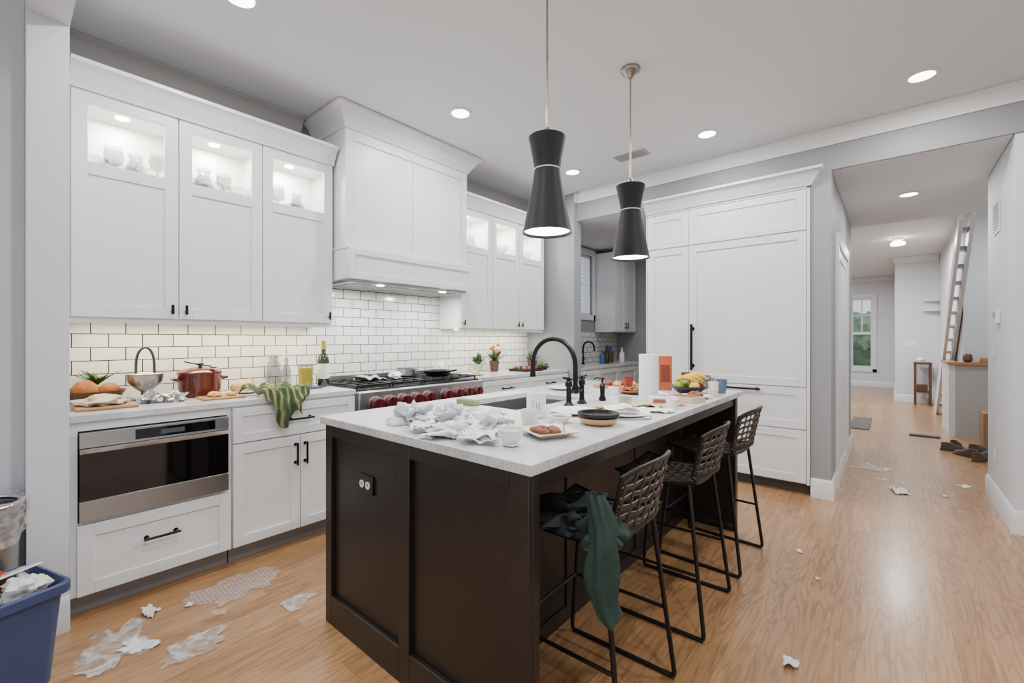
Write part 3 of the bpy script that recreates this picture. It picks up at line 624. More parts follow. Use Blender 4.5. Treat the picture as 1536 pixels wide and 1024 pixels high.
ob(B().pbox(F,4.95,5.08,1.42,1.52,.001,.025,CERAM).pbox(F,4.97,5.06,1.46,1.505,.025,.027,mat('lcd_pale',(140,146,146),.3)),'thermostat',label='white wall thermostat in the hallway',cat='thermostat',bevel=.003)
def switch(F,a,z,nm='light_switch',lab='white wall light switch plate',cat='switch',w=.075):
    q=B().pbox(F,a-w/2,a+w/2,z-.06,z+.06,.001,.006,CERAM); o=ob(q,nm,label=lab,cat=cat,bevel=.002)
    ob(B().pbox(F,a-.012,a+.012,z-.03,z+.03,.006,.010,TRIMW),'rocker',o,bevel=.001)
switch(F,5.22,1.20,w=.12); switch(F,5.15,.38,'wall_outlet','white wall outlet above the baseboard','outlet')
switch(('x',-2.98,1),-.02,1.2); switch(('y',12.16,-1),.32,1.2,w=.2)
# ------------------------------------------------------------ stools
def seat_pt(u,v):
    x=-.20+.37*v; y=.205*u*(1-.05*v); z=.645-.025*math.sin(pi*v)+.018*u*u
    return (x,y,z)
def back_pt(u,v):
    w=.205*(.92+.08*v); x=.18+.045*v-.055*u*u+.03; y=w*u*(1-.06*v*abs(u)**3); z=.685+.215*v-.03*abs(u)**3*v
    return (x,y,z)
def weave(b,fn,nu,nv,wu,wv,m):
    def strip(pts,w,th=.002):
        vs=[];fs=[];n=len(pts)
        for p,s_,nrm in pts:
            p=Vector(p)
            for a,c in ((-1,-1),(1,-1),(1,1),(-1,1)): vs.append(p+s_*a*w/2+nrm*c*th)
        for i in range(n-1):
            for k in range(4): l=(k+1)%4; fs.append((i*4+k,i*4+l,(i+1)*4+l,(i+1)*4+k))
        fs.append((3,2,1,0)); fs.append(((n-1)*4,(n-1)*4+1,(n-1)*4+2,(n-1)*4+3)); b.add(vs,fs,m)
    def fr(u,v):
        e=.01; du=(Vector(fn(u+e,v))-Vector(fn(u-e,v))).normalized(); dv=(Vector(fn(u,v+e))-Vector(fn(u,v-e))).normalized()
        return du,dv,du.cross(dv).normalized()
    for i in range(nu):
        u=-1+2*(i+.5)/nu; pts=[]
        for j in range(nv*2+1):
            v=j/(nv*2); du,dv,n=fr(u,v); pts.append((Vector(fn(u,v))+n*.003*math.cos(pi*(v*nv-.5+i)),du,n))
        strip(pts,wu)
    for j in range(nv):
        v=(j+.5)/nv; pts=[]
        for i in range(nu*2+1):
            u=-1+i/nu; du,dv,n=fr(u,v); pts.append((Vector(fn(u,v))-n*.003*math.cos(pi*((u+1)/2*nu-.5+j)),dv,n))
        strip(pts,wv)
def stool():
    q=root('counter_stool',(0,0,0),'','counter stool',group='woven counter stools at the island')
    b=B(); weave(b,seat_pt,10,9,.016,.018,STRAP); ob(b,'seat',q,label='brown woven strap seat')
    b=B(); pts=[seat_pt(-1,v/6) for v in range(7)]+[seat_pt(-1+u/4,1) for u in range(1,8)]+[seat_pt(1,1-v/6) for v in range(7)]+[seat_pt(1-u/4,0) for u in range(1,8)]
    b.tube(pts,.009,FRAME,8,closed=True); ob(b,'seat_frame',q)
    b=B(); weave(b,back_pt,10,6,.009,.014,STRAP); ob(b,'backrest',q,label='open woven strap backrest')
    b=B(); pts=[back_pt(-1,v/5) for v in range(6)]+[back_pt(-1+u/5,1) for u in range(1,10)]+[back_pt(1,1-v/5) for v in range(6)]+[back_pt(1-u/5,0) for u in range(1,10)]
    b.tube(pts,.008,FRAME,8,closed=True)
    for sg in (-1,1):
        p0=Vector(seat_pt(sg,1)); p1=Vector(back_pt(sg,0)); b.tube([p0,(p0+p1)/2+Vector((.012,0,0)),p1],.009,FRAME,8)
    ob(b,'back_frame',q)
    def lp(z,x0,x1): t=(.64-z)/.62; return x0+(x1-x0)*t
    for sg in (-1,1):
        f=seat_pt(sg,.08); k=seat_pt(sg,.92)
        ob(B().tube([(f[0],f[1],f[2]-.004),(-.235,sg*.235,.03),(-.232,sg*.237,.014)],.009,FRAME,10),'leg',q)
        ob(B().tube([(k[0],k[1],k[2]-.004),(.215,sg*.235,.03),(.212,sg*.237,.014)],.009,FRAME,10),'leg',q)
        ob(B().tube([(-.232,sg*.237,.009),(.212,sg*.237,.009)],.009,FRAME,10),'floor_rail',q)
        ob(B().tube([(lp(.27,-.17,-.235),sg*.222,.27),(lp(.27,.14,.213),sg*.222,.27)],.007,FRAME,10),'side_stretcher',q)
    ob(B().tube([(lp(.27,-.17,-.235),-.22,.27),(lp(.27,-.17,-.235),.22,.27)],.008,FRAME,10),'footrest',q)
    return q
s0=stool()
s1=dup(s0,(-.83,2.20,.0),(0,0,.04),'woven strap counter stool with dark metal frame, empty, mid island')
s2=dup(s0,(-.825,2.87,.0),(0,0,-.03),'woven strap counter stool with dark frame beside far panel')
s0.location=(-.835,1.45,0); s0['label']='woven strap counter stool with a green jacket draped over it'; s0.rotation_euler=(0,0,.03)
def jk(u,v):
    a=2*pi*u; h=min(1,v*2.0)
    wx=.026+.026*math.sin(min(1,v*1.5)*pi/2)-.014*max(0,v-.7)*3.3; wy=.020+.010*h
    f=1+.12*math.sin(a*4+v*3)+.07*math.sin(a*6-v*5)+.34*noise.noise(Vector((math.cos(a)*1.8,math.sin(a)*1.8,v*3.5)))
    z=.825-.355*v+.026*math.sin(a*2+1)*v
    cx=-.672+.055*(v-.35)+.016*math.sin(v*6); cy=1.203-.010*math.sin(v*3)
    return Vector((cx+wx*math.cos(a)*f,cy+wy*math.sin(a)*f,z))
b=B(); b.grid(jk,72,34,JACKET)
b.blob((-.70,1.25,.655),(.07,.06,.06),JACKET,9,.6,3,48,26,soft=True)
ob(b,'jacket',label='muted dark green jacket hanging off the side of the woven stool',cat='jacket',ang=75)
ob(B().blob((-.86,1.33,.655),(.11,.11,.05),JACKETD,6,.7,3.2,56,30,soft=True),'scarf',label='charcoal knitted scarf bunched on the stool seat',cat='scarf',ang=75)
# ------------------------------------------------------------ props
def P(b,name,label,cat,**k): return ob(b,name,label=label,cat=cat,**k)
P(B().box(-3.22,-2.98,.26,.50,Z,Z+.016,WOOD),'cutting_board','small wooden cutting board under a crumpled bread bag','cutting board',bevel=.006)
b=B().blob((-3.10,.37,Z+.017),(.10,.09,.03),mat('bread_bag',(190,172,150),.3,var=.25,scale=30,bump=.4),3,.35,3,40,20,soft=True); P(b,'bread_bag','crumpled clear bag of sliced bread on the cutting board','bread bag')
q=root('fruit_bowl',(-3.32,.37,Z),'low wooden basket holding round bread and leafy produce','bowl')
ob(B().lathe((-3.32,.37,Z),[(.07,0),(.09,.01),(.122,.06),(.128,.072),(.118,.068),(.08,.015),(.001,.012)],WOODD,30),'bowl_body',q)
for i,(dx,dy,r_,m_,l) in enumerate(((.03,-.045,.056,BREAD,'round crusty brown bread roll in the basket'),(-.045,-.035,.05,BREADP,'pale round bread roll in the basket'),(.035,.05,.045,BREAD,'small crusty bread roll in the basket'),(-.035,.055,.042,ORANGE,'orange fruit in the basket'))):
    P(B().blob((-3.32+dx,.37+dy,Z+.034),(r_,r_,r_*1.1),m_,i,.15,3),'bread_roll',l,'bread')
b=B()
for i in range(12):
    a=pi*.9+i*.38; L_=.09+.03*(i%3); d=Vector((math.cos(a)*.6,math.sin(a)*.8,.55)).normalized(); p0=Vector((-3.35,.38,Z+.10))
    side=d.cross(Vector((0,0,1))).normalized()*.011
    b.add([p0-side*.6,p0+side*.6,p0+d*L_*.5+side,p0+d*L_*.5-side,p0+d*L_+Vector((0,0,-.015))],[(0,1,2,3),(3,2,4)],LEAF)
P(b,'leafy_sprig','green leafy sprig standing out of the basket','leaves',solid=.002)
q=root('colander',(-3.25,.57,Z),'footed stainless steel colander with tall loop handle','colander')
ob(B().lathe((-3.25,.57,Z),[(.045,0),(.045,.006),(.02,.02),(.02,.05),(.05,.075),(.078,.11),(.084,.15),(.090,.155),(.086,.158),(.078,.15),(.072,.11),(.001,.075)],STEEL,32),'bowl_body',q)
ob(B().tube([(-3.25,.57+.042*math.cos(pi*i/14),Z+.155+.15*math.sin(pi*i/14)**.6) for i in range(15)],.007,mat('dark_steel',(90,86,82),.3,metal=1),10),'loop_handle',q)
for i,(x,y,r0) in enumerate(((-3.12,.57,.042),(-3.09,.67,.042),(-3.19,.67,.028))): P(B().blob((x,y,Z),(r0,r0*1.1,r0*.8),FOIL,i+3,.8,3.4,36,20,soft=True),'crumpled_foil','crumpled ball of kitchen foil on the worktop','foil')
q=root('dutch_oven',(-3.27,.84,Z),'glossy dark red enamel dutch oven with lid','cooking pot')
c=(-3.27,.84,Z)
ob(B().lathe(c,[(.095,0),(.105,.008),(.112,.05),(.114,.135),(.118,.142),(.112,.142),(.106,.05),(.001,.012)],RED,40),'pot_body',q)
ob(B().lathe((c[0],c[1],Z+.1425),[(.119,0),(.119,.008),(.10,.022),(.05,.034),(.02,.037),(.001,.038)],RED,40),'lid',q)
ob(B().lathe((c[0],c[1],Z+.180),[(.008,0),(.008,.008),(.02,.014),(.02,.022),(.001,.025)],BLACK,20),'lid_knob',q)
for sg in (-1,1): ob(B().tube([(c[0]-.03,c[1]+sg*.112,Z+.105),(c[0]-.03,c[1]+sg*.138,Z+.11),(c[0]+.03,c[1]+sg*.138,Z+.11),(c[0]+.03,c[1]+sg*.112,Z+.105)],.008,RED,10),'handle',q)
q=root('serving_spoon',(-3.22,.81,Z+.19),'dark serving spoon resting across the red pot lid','spoon')
ob(B().tube([(-3.19,.88,Z+.185),(-3.24,.81,Z+.20),(-3.28,.76,Z+.215)],.004,BLACK),'handle',q); ob(B().blob((-3.185,.89,Z+.178),(.016,.022,.005),BLACK,1,.0,1,flat=False),'spoon_bowl',q)
P(B().box(-3.13,-2.97,.78,1.0,Z,Z+.012,WOOD),'cutting_board','thin wooden board with food scraps beside the pot','cutting board',bevel=.004)
P(B().blob((-3.06,.86,Z+.013),(.05,.035,.018),BREADP,7,.3,4),'bread_slice','torn pale bread slice on the wooden board','bread')
P(B().blob((-3.04,.94,Z+.013),(.03,.025,.014),YELL,9,.3,4),'cheese_piece','yellow cheese piece on the wooden board','cheese')
P(B().lathe((-3.24,1.08,Z),[(.05,0),(.09,.008),(.10,.016),(.095,.018),(.05,.007),(.001,.006)],CERAM,32),'dinner_plate','round white plate under the pale bread loaf','plate')
P(B().blob((-3.24,1.07,Z+.012),(.055,.07,.045),BREADP,2,.12,3),'bread_loaf','pale torn bread loaf on a white plate','bread')
P(B().blob((-3.30,1.21,Z),(.04,.03,.03),BREADP,8,.25,3),'bread_piece','torn piece of pale bread beside the towel','bread')
def tw(u,v):
    L_=v*.44; wd=.17 if v<.6 else .17-.07*min(1,(v-.6)*5); s_=wd*(2*u-1)
    y=1.19+s_*.8; rip=.016*math.sin(u*15+v*3)+.008*math.sin(u*27+v*5)
    if L_<.26: return Vector((-3.1+L_,y-.05*(1-v*1.8),Z+.012+.045*abs(math.sin(u*8+v*7))*(1-v)+.022*abs(math.sin(u*17))))
    k=L_-.26; bow=.03*min(1,k*12)
    return Vector((-2.838+bow+rip*min(1,k*14),y,Z+.012-k*(.82+.30*math.sin(u*6))))
P(B().grid(tw,50,40,TOWEL),'dish_towel','green and yellow striped towel bunched over the worktop edge','towel',solid=.004,ang=70)
q=root('glass_jar',(-3.36,1.31,Z),'tall clear glass jar with curved lip beside the backsplash','jar')
ob(B().lathe((-3.36,1.31,Z),[(.045,0),(.05,.01),(.054,.10),(.045,.17),(.028,.20),(.033,.235),(.030,.235),(.025,.20),(.050,.10),(.046,.012),(.001,.01)],GLASS,28),'jar_body',q)
P(B().lathe((-3.39,1.41,Z),[(.030,0),(.033,.006),(.033,.12),(.013,.17),(.013,.22),(.011,.22),(.011,.17),(.030,.12),(.001,.008)],GLASS,24),'glass_bottle','slim clear glass bottle by the backsplash','bottle')
P(B().box(-3.28,-3.10,1.39,1.54,Z,Z+.012,mat('blue_book',(46,62,100),.5)),'book','thin blue book lying under the yellow glass','book',bevel=.002)
q=root('drinking_glass',(-3.19,1.46,Z+.0125),'wide clear container filled with yellow drink on a blue book','glass')
ob(B().lathe((-3.19,1.46,Z+.0125),[(.046,0),(.053,.16),(.051,.16),(.044,.005),(.001,.004)],GLASS,28),'tumbler',q)
ob(B().lathe((-3.19,1.46,Z+.018),[(.0435,0),(.0495,.13),(.001,.131)],mat('yellow_drink',(220,198,70),.3,em=.12),24),'drink',q)
q=root('wine_bottle',(-3.22,1.605,Z),'dark green wine bottle with cream label and yellow capsule','bottle')
ob(B().lathe((-3.22,1.605,Z),[(.038,0),(.042,.006),(.042,.19),(.036,.22),(.018,.25),(.016,.31),(.001,.311)],BOTTLE,28),'bottle_body',q)
ob(B().lathe((-3.22,1.605,Z+.06),[(.0424,0),(.0426,.001),(.0426,.11),(.0424,.111)],LABEL,28),'label',q,label='cream paper label')
ob(B().lathe((-3.22,1.605,Z+.275),[(.0172,0),(.0172,.065),(.001,.066)],mat('capsule',(184,144,46),.4),20),'capsule',q,label='yellow foil capsule')
P(B().sheet((-3.2,1.99,.972),.20,.26,.025,mat('foil_sheet',(190,190,192),.3,metal=.6,var=.1),2,.2,.2),'foil_sheet','loose crinkled foil sheet on the burner grates','foil')
P(B().blob((-3.16,2.20,.972),(.055,.055,.028),PAPER,8,.5,3,36,20,soft=True),'paper_napkin','crumpled white paper napkin on the range','napkin')
q=root('frying_pan',(-3.12,2.62,.974),'black frying pan with long handle on the range','pan')
ob(B().lathe((-3.12,2.62,.974),[(.10,0),(.13,.04),(.133,.042),(.126,.04),(.097,.005),(.001,.004)],BLACKP,32),'pan_body',q); ob(B().tube([(-3.0,2.62,1.01),(-2.85,2.60,1.03)],.009,BLACKP),'handle',q)
q=root('saucepan',(-3.25,2.37,.972),'small stainless steel saucepan on the back burner','pan')
ob(B().lathe((-3.25,2.37,.972),[(.07,0),(.08,.01),(.08,.07),(.083,.072),(.077,.07),(.075,.01),(.001,.006)],STEEL,32),'pan_body',q); ob(B().tube([(-3.17,2.37,1.03),(-3.03,2.33,1.045)],.008,STEEL),'handle',q)
P(B().blob((-3.3,2.81,.972),(.05,.05,.06),PAPER,8,.5,3,36,20,soft=True),'paper_napkin','crumpled white paper napkin at the back burner','napkin')
def plant(x,y,h,flower,label,nm,n=34,pot=TERRA,r=.05):
    q=root(nm,(x,y,Z),label,'potted plant')
    ob(B().lathe((x,y,Z),[(r*.75,0),(r,h*.4),(r*1.05,h*.42),(r*.95,h*.42),(r*.9,h*.38),(.001,h*.37)],pot,24),'pot',q)
    b=B(); rnd=random.Random(int(y*100))
    for i in range(n):
        a=rnd.uniform(0,2*pi); t=rnd.uniform(.3,1); d=Vector((math.cos(a)*(1.1-t),math.sin(a)*(1.1-t),t)).normalized(); L_=h*rnd.uniform(.35,.65); p0=Vector((x,y,Z+h*.38)); e=p0+d*L_
        sd=d.cross(Vector((0,0,1))).normalized()*.013
        b.add([p0,p0+d*L_*.55+sd,e,p0+d*L_*.55-sd],[(0,1,2,3)],LEAF if i%2 else LEAFD)
    ob(b,'foliage',q,solid=.001)
    if flower:
        for i in range(5):
            a=i*1.7; ob(B().blob((x+.04*math.cos(a),y+.04*math.sin(a),Z+h*(.7+.07*i)),(.022,.022,.02),flower,i,.25,5,12,8),'flower',q)
plant(-3.28,3.30,.22,None,'small herb plant in a pale stone pot','potted_herb',n=60,r=.055)
plant(-3.28,3.55,.28,ORFL,'orange flowering plant in a brown pot','potted_flower',n=60,pot=WOODD,r=.055)
plant(-3.28,4.22,.22,None,'leafy green plant in a round pot beside the pilaster','potted_plant',n=60,r=.06,pot=WOODD)
b=B().box(-3.2,-2.95,3.70,4.0,Z,Z+.006,BLACKP).box(-3.2,-3.19,3.70,4.0,Z+.006,Z+.022,BLACKP).box(-2.96,-2.95,3.70,4.0,Z+.006,Z+.022,BLACKP).box(-3.19,-2.96,3.70,3.71,Z+.006,Z+.022,BLACKP).box(-3.19,-2.96,3.99,4.0,Z+.006,Z+.022,BLACKP); P(b,'baking_tray','black baking tray with roasted vegetables','tray')
for i in range(9): P(B().blob((-3.15+.07*(i%3),3.75+.09*(i//3),Z+.007),(.03,.036,.03),[FOOD,LEAFD,REDF][i%3],i,.3,4,14,8),'roast_vegetable',['browned roast potato chunk on the black tray','dark green roasted pepper chunk on the black tray','red roasted pepper chunk on the black tray'][i%3],'vegetable',group='roast vegetables on the tray')
P(B().lathe((-3.06,4.13,Z),[(.05,0),(.085,.04),(.08,.04),(.045,.006),(.001,.005)],BLACKP,24),'serving_bowl','small black bowl with green salad','bowl')
P(B().blob((-3.06,4.13,Z+.02),(.065,.065,.035),LEAF,3,.5,5,ridge=True),'salad','leafy green salad in the black bowl','salad')
P(B().lathe((-3.1,3.08,Z),[(.05,0),(.08,.008),(.10,.016),(.095,.018),(.05,.007),(.001,.006)],CERAM,32),'side_plate','white side plate with crumbs past the range','plate')
P(B().blob((-3.1,3.08,Z+.009),(.045,.04,.02),YELL,3,.4,4),'omelette','yellow egg piece on the white side plate','food')
q=root('knife_block',(-3.2,6.0,Z),'dark knife block with blue handled knives','knife block')
ob(B().box(-3.28,-3.15,5.93,6.05,Z,Z+.17,WOODD),'block',q,bevel=.006)
for i in range(5): ob(B().box(-3.265+i*.024,-3.25+i*.024,5.98,6.0,Z+.171,Z+.25,mat('blue_handle',(50,86,140),.4)),'knife_handle',q,bevel=.003)
for x,y,h,m_,l in ((-3.1,5.75,.26,BOTTLE,'dark green oil bottle on the pantry worktop'),(-3.12,6.25,.22,CERAM,'white bottle on the pantry worktop'),(-3.1,5.60,.20,mat('blue_bottle',(60,96,150),.3),'blue bottle on the pantry worktop')):
    P(B().lathe((x,y,Z),[(.035,0),(.037,.01),(.037,h*.6),(.014,h*.75),(.013,h),(.001,h+.001)],m_,20),'bottle',l,'bottle')
# island clutter
def crinkle(x,y,rx,ry,rz,m,seed,nm,lab,cat,amp=.6,fr=3.0,rot=0):
    b=B(); b.M=Matrix.Translation((x,y,Z))@Matrix.Rotation(rot,4,'Z'); b.blob((0,0,0),(rx,ry,rz),m,seed,amp,fr,64,32,soft=True); return P(b,nm,lab,cat,ang=80)
SHEER=mat('sheer_cloth',(208,208,213),.45,var=.08,scale=20,bump=.15)
crinkle(-1.55,1.16,.07,.06,.045,SHEER,1,'sheer_bag','crumpled sheer white bag on the island corner','bag',.8,3.6)
crinkle(-1.38,1.23,.065,.06,.05,mat('dotted_cloth',(196,196,206),.8,var=.2,scale=90,bump=.2),2,'crumpled_cloth','crumpled pale dotted cloth on the island','cloth',.7,3.4)
crinkle(-1.22,1.10,.085,.055,.026,PAPER,3,'paper_towel_wad','wide crumpled white napkin heap on the island edge','napkin',.9,3.4,.4)
crinkle(-1.19,1.27,.07,.05,.034,PAPER,14,'paper_towel_wad','loose white napkin heap behind the glass bowl','napkin',.9,3.4,1.0)
def fold(x,y,w,l,rot,nm,lab,h=1):
    b=B(); b.M=Matrix.Translation((x,y,Z+.001))@Matrix.Rotation(rot,4,'Z')
    for k in range(2):
        b.grid(lambda u,v,k=k: Vector(((u-.5)*w*(1-.12*k)+.006*math.sin(v*9),(v-.5)*l*(1-.1*k)+.01*k+.006*math.sin(u*8+x*9),.004+.006*k+h*.010*abs(math.sin(u*5+v*3+k))+h*.012*abs(noise.noise(Vector((u*3,v*3,k*5+x*7)))))),20,20,PAPER)
    P(b,nm,lab,'napkin',solid=.0015,ang=70)
fold(-1.07,1.08,.14,.10,.5,'folded_napkin','folded white paper towel at the island edge',1.6)
fold(-1.36,1.07,.12,.09,-.3,'folded_napkin','folded white paper towel near the sheer bag',1.6)
fold(-1.08,1.25,.09,.08,.9,'folded_napkin','small folded white paper towel beside the plate',1.4)
fold(-1.33,1.40,.13,.10,.2,'folded_napkin','loosely folded white paper towel by the sink',1.8)
q=root('candle_bowl',(-.96,1.12,Z),'small ribbed glass bowl holding a white candle','candle')
ob(B().lathe((-.96,1.12,Z),[(.022,0),(.03,.004),(.024,.012),(.042,.033),(.046,.056),(.043,.056),(.038,.034),(.001,.016)],CERAM,24),'bowl_body',q); ob(B().lathe((-.96,1.12,Z+.018),[(.025,0),(.038,.028),(.001,.029)],CREAM,20),'wax',q)
P(B().lathe((-1.10,1.40,Z),[(.03,0),(.038,.07),(.036,.07),(.028,.005),(.001,.004)],CERAM,24),'mug','plain white cup beside the napkins','cup')
b=B(); b.M=Matrix.Translation((-.96,1.33,Z))@Matrix.Rotation(.35,4,'Z')
b.lathe((0,0,0),[(.075,0),(.085,.006),(.125,.02),(.122,.023),(.08,.009),(.001,.008)],CREAM,4)
P(b,'square_plate','square cream plate with curled brown pastries','plate',bevel=.004)
for i in range(5): 
    b=B(); a=i*1.25; b.blob((-.965+.038*math.cos(a),1.325+.032*math.sin(a),Z+.012),(.028,.014,.012),FOOD,i,.3,4,16,10); P(b,'pastry','brown glazed pastry piece on the square cream plate','pastry',group='pastries on the square plate')
P(B().tube([(-1.0,1.42,Z+.032),(-.93,1.39,Z+.036),(-.87,1.30,Z+.028)],.003,CHROME),'fork','silver fork resting on the square cream plate','fork')
P(B().lathe((-.925,1.64,Z),[(.05,0),(.07,.008),(.082,.022),(.084,.03),(.075,.03),(.065,.016),(.045,.010),(.001,.009)],mat('tan_ceramic',(190,156,116),.4),36),'tan_bowl','tan ceramic bowl under a glossy black dish','bowl')
P(B().lathe((-.925,1.64,Z+.031),[(.078,0),(.088,.008),(.086,.018),(.074,.018),(.068,.004),(.001,.003)],BLACKP,36),'black_dish','glossy black shallow dish resting on the tan bowl','dish')
P(B().lathe((-1.07,1.57,Z),[(.03,0),(.045,.02),(.05,.03),(.047,.03),(.04,.018),(.001,.008)],CERAM,28),'small_bowl','small white bowl with brown dip beside the black dish','bowl')
P(B().lathe((-1.07,1.57,Z+.018),[(.036,0),(.040,.004),(.001,.006)],FOOD,24),'dip','brown dip inside the small white bowl','food')
q=root('candle_jar',(-1.22,1.60,Z),'white candle jar with grey marks beside the sink','candle')
ob(B().lathe((-1.22,1.60,Z),[(.040,0),(.044,.005),(.044,.110),(.041,.110),(.038,.08),(.001,.079)],CERAM,28),'jar_body',q)
GL=mat('grey_mark',(110,112,118),.6)
for (s0_,s1_,q0,q1) in ((-1.30,-1.22,.035,.085),(-1.22,-1.02,.035,.045),(-.92,-.84,.035,.07),(-.84,-.66,.035,.045),(-.66,-.58,.035,.07)):
    lb=B(); n=3
    for i in range(n):
        a0=s0_+(s1_-s0_)*i/n; a1=s0_+(s1_-s0_)*(i+1)/n
        lb.add([(-1.22+.0446*math.cos(a0),1.60+.0446*math.sin(a0),Z+q0),(-1.22+.0446*math.cos(a1),1.60+.0446*math.sin(a1),Z+q0),(-1.22+.0446*math.cos(a1),1.60+.0446*math.sin(a1),Z+q1),(-1.22+.0446*math.cos(a0),1.60+.0446*math.sin(a0),Z+q1)],[(0,1,2,3)],GL)
    ob(lb,'printed_mark',q,label='grey printed mark on the jar')
P(B().box(-1.80,-1.66,1.64,1.685,Z,Z+.03,mat('sponge',(130,136,96),.9,var=.2,bump=.4)),'sponge','muted green kitchen sponge at the sink edge','sponge',bevel=.006)
for x,y,l in ((-.93,1.90,'white dinner plate with a folded napkin'),(-1.15,1.80,'white side plate near the faucet')):
    P(B().lathe((x,y,Z),[(.06,0),(.09,.008),(.112,.016),(.108,.018),(.07,.007),(.001,.006)],CERAM,36),'dinner_plate',l,'plate')
P(B().sheet((-.95,1.90,Z+.02),.16,.12,.02,PAPER,4,.6,.15),'paper_napkin','folded white paper napkin across the plate','napkin',solid=.002)
P(B().sheet((-.88,2.10,Z+.002),.18,.11,.012,PAPER,9,.2,.15),'paper_napkin','flat white paper napkin on the island','napkin',solid=.002)
P(B().sheet((-1.0,2.24,Z+.002),.2,.12,.01,mat('tan_paper',(196,168,126),.8),6,.4,.12),'kraft_paper','tan paper wrapper lying flat on the island','paper',solid=.002)
P(B().sheet((-1.12,2.05,Z+.002),.10,.07,.012,mat('yellow_paper',(200,162,84),.7),11,.9,.2),'snack_wrapper','yellow snack wrapper beside the faucet','wrapper',solid=.002)
P(B().tube([(-.90,1.76,Z+.004),(-.84,1.82,Z+.006),(-.80,1.87,Z+.004)],[.004,.003,.007],CHROME),'teaspoon','small silver teaspoon lying on the island','spoon')
P(B().tube([(-1.02,1.70,Z+.004),(-1.06,1.78,Z+.004)],[.004,.006],CHROME),'butter_knife','small silver butter knife lying on the island','knife')
q=root('paper_towel_roll',(-1.06,2.46,Z),'standing white paper towel roll on the island','paper towel')
ob(B().lathe((-1.06,2.46,Z),[(.054,0),(.055,.003),(.055,.262),(.054,.265),(.02,.265),(.02,.25)],PAPER,36),'roll',q); ob(B().lathe((-1.06,2.46,Z+.256),[(.019,0),(.019,.010),(.015,.010),(.015,.001)],mat('card_tube',(160,130,94),.8),20),'core',q)
b=B(); b.M=Matrix.Translation((-.95,2.38,Z))@Matrix.Rotation(.5,4,'Z'); b.box(-.07,.07,-.045,.045,0,.04,CERAM).box(-.05,.05,-.047,-.0455,.01,.03,mat('box_print',(150,80,64),.5)); P(b,'takeaway_box','low white carton with red print on the island','box',bevel=.002)
b=B(); b.M=Matrix.Translation((-.89,2.56,Z))@Matrix.Rotation(-.3,4,'Z'); b.box(-.09,.09,-.06,.06,0,.03,mat('pale_tray',(206,186,158),.5)).box(-.08,.08,-.05,.05,.03,.031,FOOD); P(b,'food_tray','pale food tray with leftovers on the island','tray',bevel=.003)
P(B().lathe((-.89,2.74,Z),[(.045,0),(.07,.008),(.09,.016),(.085,.018),(.05,.007),(.001,.006)],CREAM,32),'side_plate','cream side plate with leftovers on the island','plate')
P(B().blob((-.89,2.74,Z+.009),(.04,.04,.02),FOOD,6,.4,4),'leftovers','brown leftovers on the cream side plate','food')
for x,y,h,m_,l in ((-1.19,3.03,.235,ORANGE,'tall orange printed snack box on the island'),(-1.27,3.14,.19,mat('orange_card2',(172,98,62),.5,var=.2),'second orange snack box behind the tall one')):
    b=B(); b.M=Matrix.Translation((x,y,Z))@Matrix.Rotation(.5,4,'Z'); b.box(-.045,.045,-.025,.025,0,h,m_).box(-.03,.03,-.027,-.0253,h*.25,h*.75,mat('box_panel',(110,46,32),.5,var=.3,scale=30)); P(b,'snack_box',l,'box',bevel=.002)
P(B().lathe((-1.0,2.95,Z),[(.05,0),(.07,.006),(.11,.04),(.115,.05),(.107,.047),(.065,.012),(.001,.01)],BLACKP,32),'fruit_bowl','dark shallow bowl filled with bananas and apples','bowl')
for i,(dx,dy,m_,l) in enumerate(((-.04,.04,GREENF,'green apple in the dark fruit bowl'),(.045,.045,REDF,'red apple in the dark fruit bowl'),(-.05,-.04,GREENF,'green pear in the dark fruit bowl'),(.05,-.04,YELL,'yellow lemon in the dark fruit bowl'))):
    P(B().blob((-1.0+dx,2.95+dy,Z+.046),(.034,.034,.034),m_,i,.06,2,18,12,flat=False),'apple',l,'fruit')
for i in range(3):
    b=B(); pts=[(-1.08+.025*i+.15*t,2.92+.02*i-.02*math.sin(t*pi),Z+.075+.01*i+.03*math.sin(t*pi)) for t in [k/8 for k in range(9)]]
    b.tube(pts,[.004,.010,.014,.016,.016,.016,.014,.010,.005],YELL,8); P(b,'banana','ripe yellow banana on top of the fruit bowl','banana',group='bananas in the bowl')
for i,(x,y,h,m_,l) in enumerate(((-.86,2.99,.08,CERAM,'white paper cup near the island end'),(-.84,3.10,.09,mat('blue_cup',(88,106,128),.4),'grey blue drinking cup near the island end'),(-.93,3.17,.09,GLASS,'clear tumbler near the island end'),(-.83,2.88,.045,CREAM,'small cream dip tub near the island end'),(-.98,3.24,.10,STEEL,'steel travel cup near the island end'),(-1.08,3.14,.12,mat('amber_jar',(120,70,30),.2),'small amber jar behind the fruit bowl'),(-.88,3.22,.07,CERAM,'white ceramic mug at the island end'),(-1.17,2.62,.07,GLASS,'clear glass tumbler beside the paper towel roll'),(-1.33,2.55,.05,CERAM,'small white ramekin behind the paper towel'),(-1.38,2.86,.09,mat('red_can',(130,40,34),.3),'red drink can by the cutting board'),(-.84,2.24,.05,CERAM,'small white dip cup on the island edge'),(-1.02,2.08,.06,GLASS,'short clear glass by the napkins'))):
    P(B().lathe((x,y,Z),[(.026,0),(.034,h),(.032,h),(.024,.004),(.001,.004)],m_,24),'cup',l,'cup')
P(B().sheet((-1.12,2.72,Z+.002),.14,.10,.015,PAPER,19,.2,.2),'paper_napkin','creased white napkin near the fruit bowl','napkin',solid=.0015)
P(B().sheet((-.87,2.38,Z+.002),.10,.08,.012,mat('print_wrapper',(180,120,90),.6,var=.3),21,.2,.3),'snack_wrapper','crumpled brown snack wrapper on the island edge','wrapper',solid=.0015)
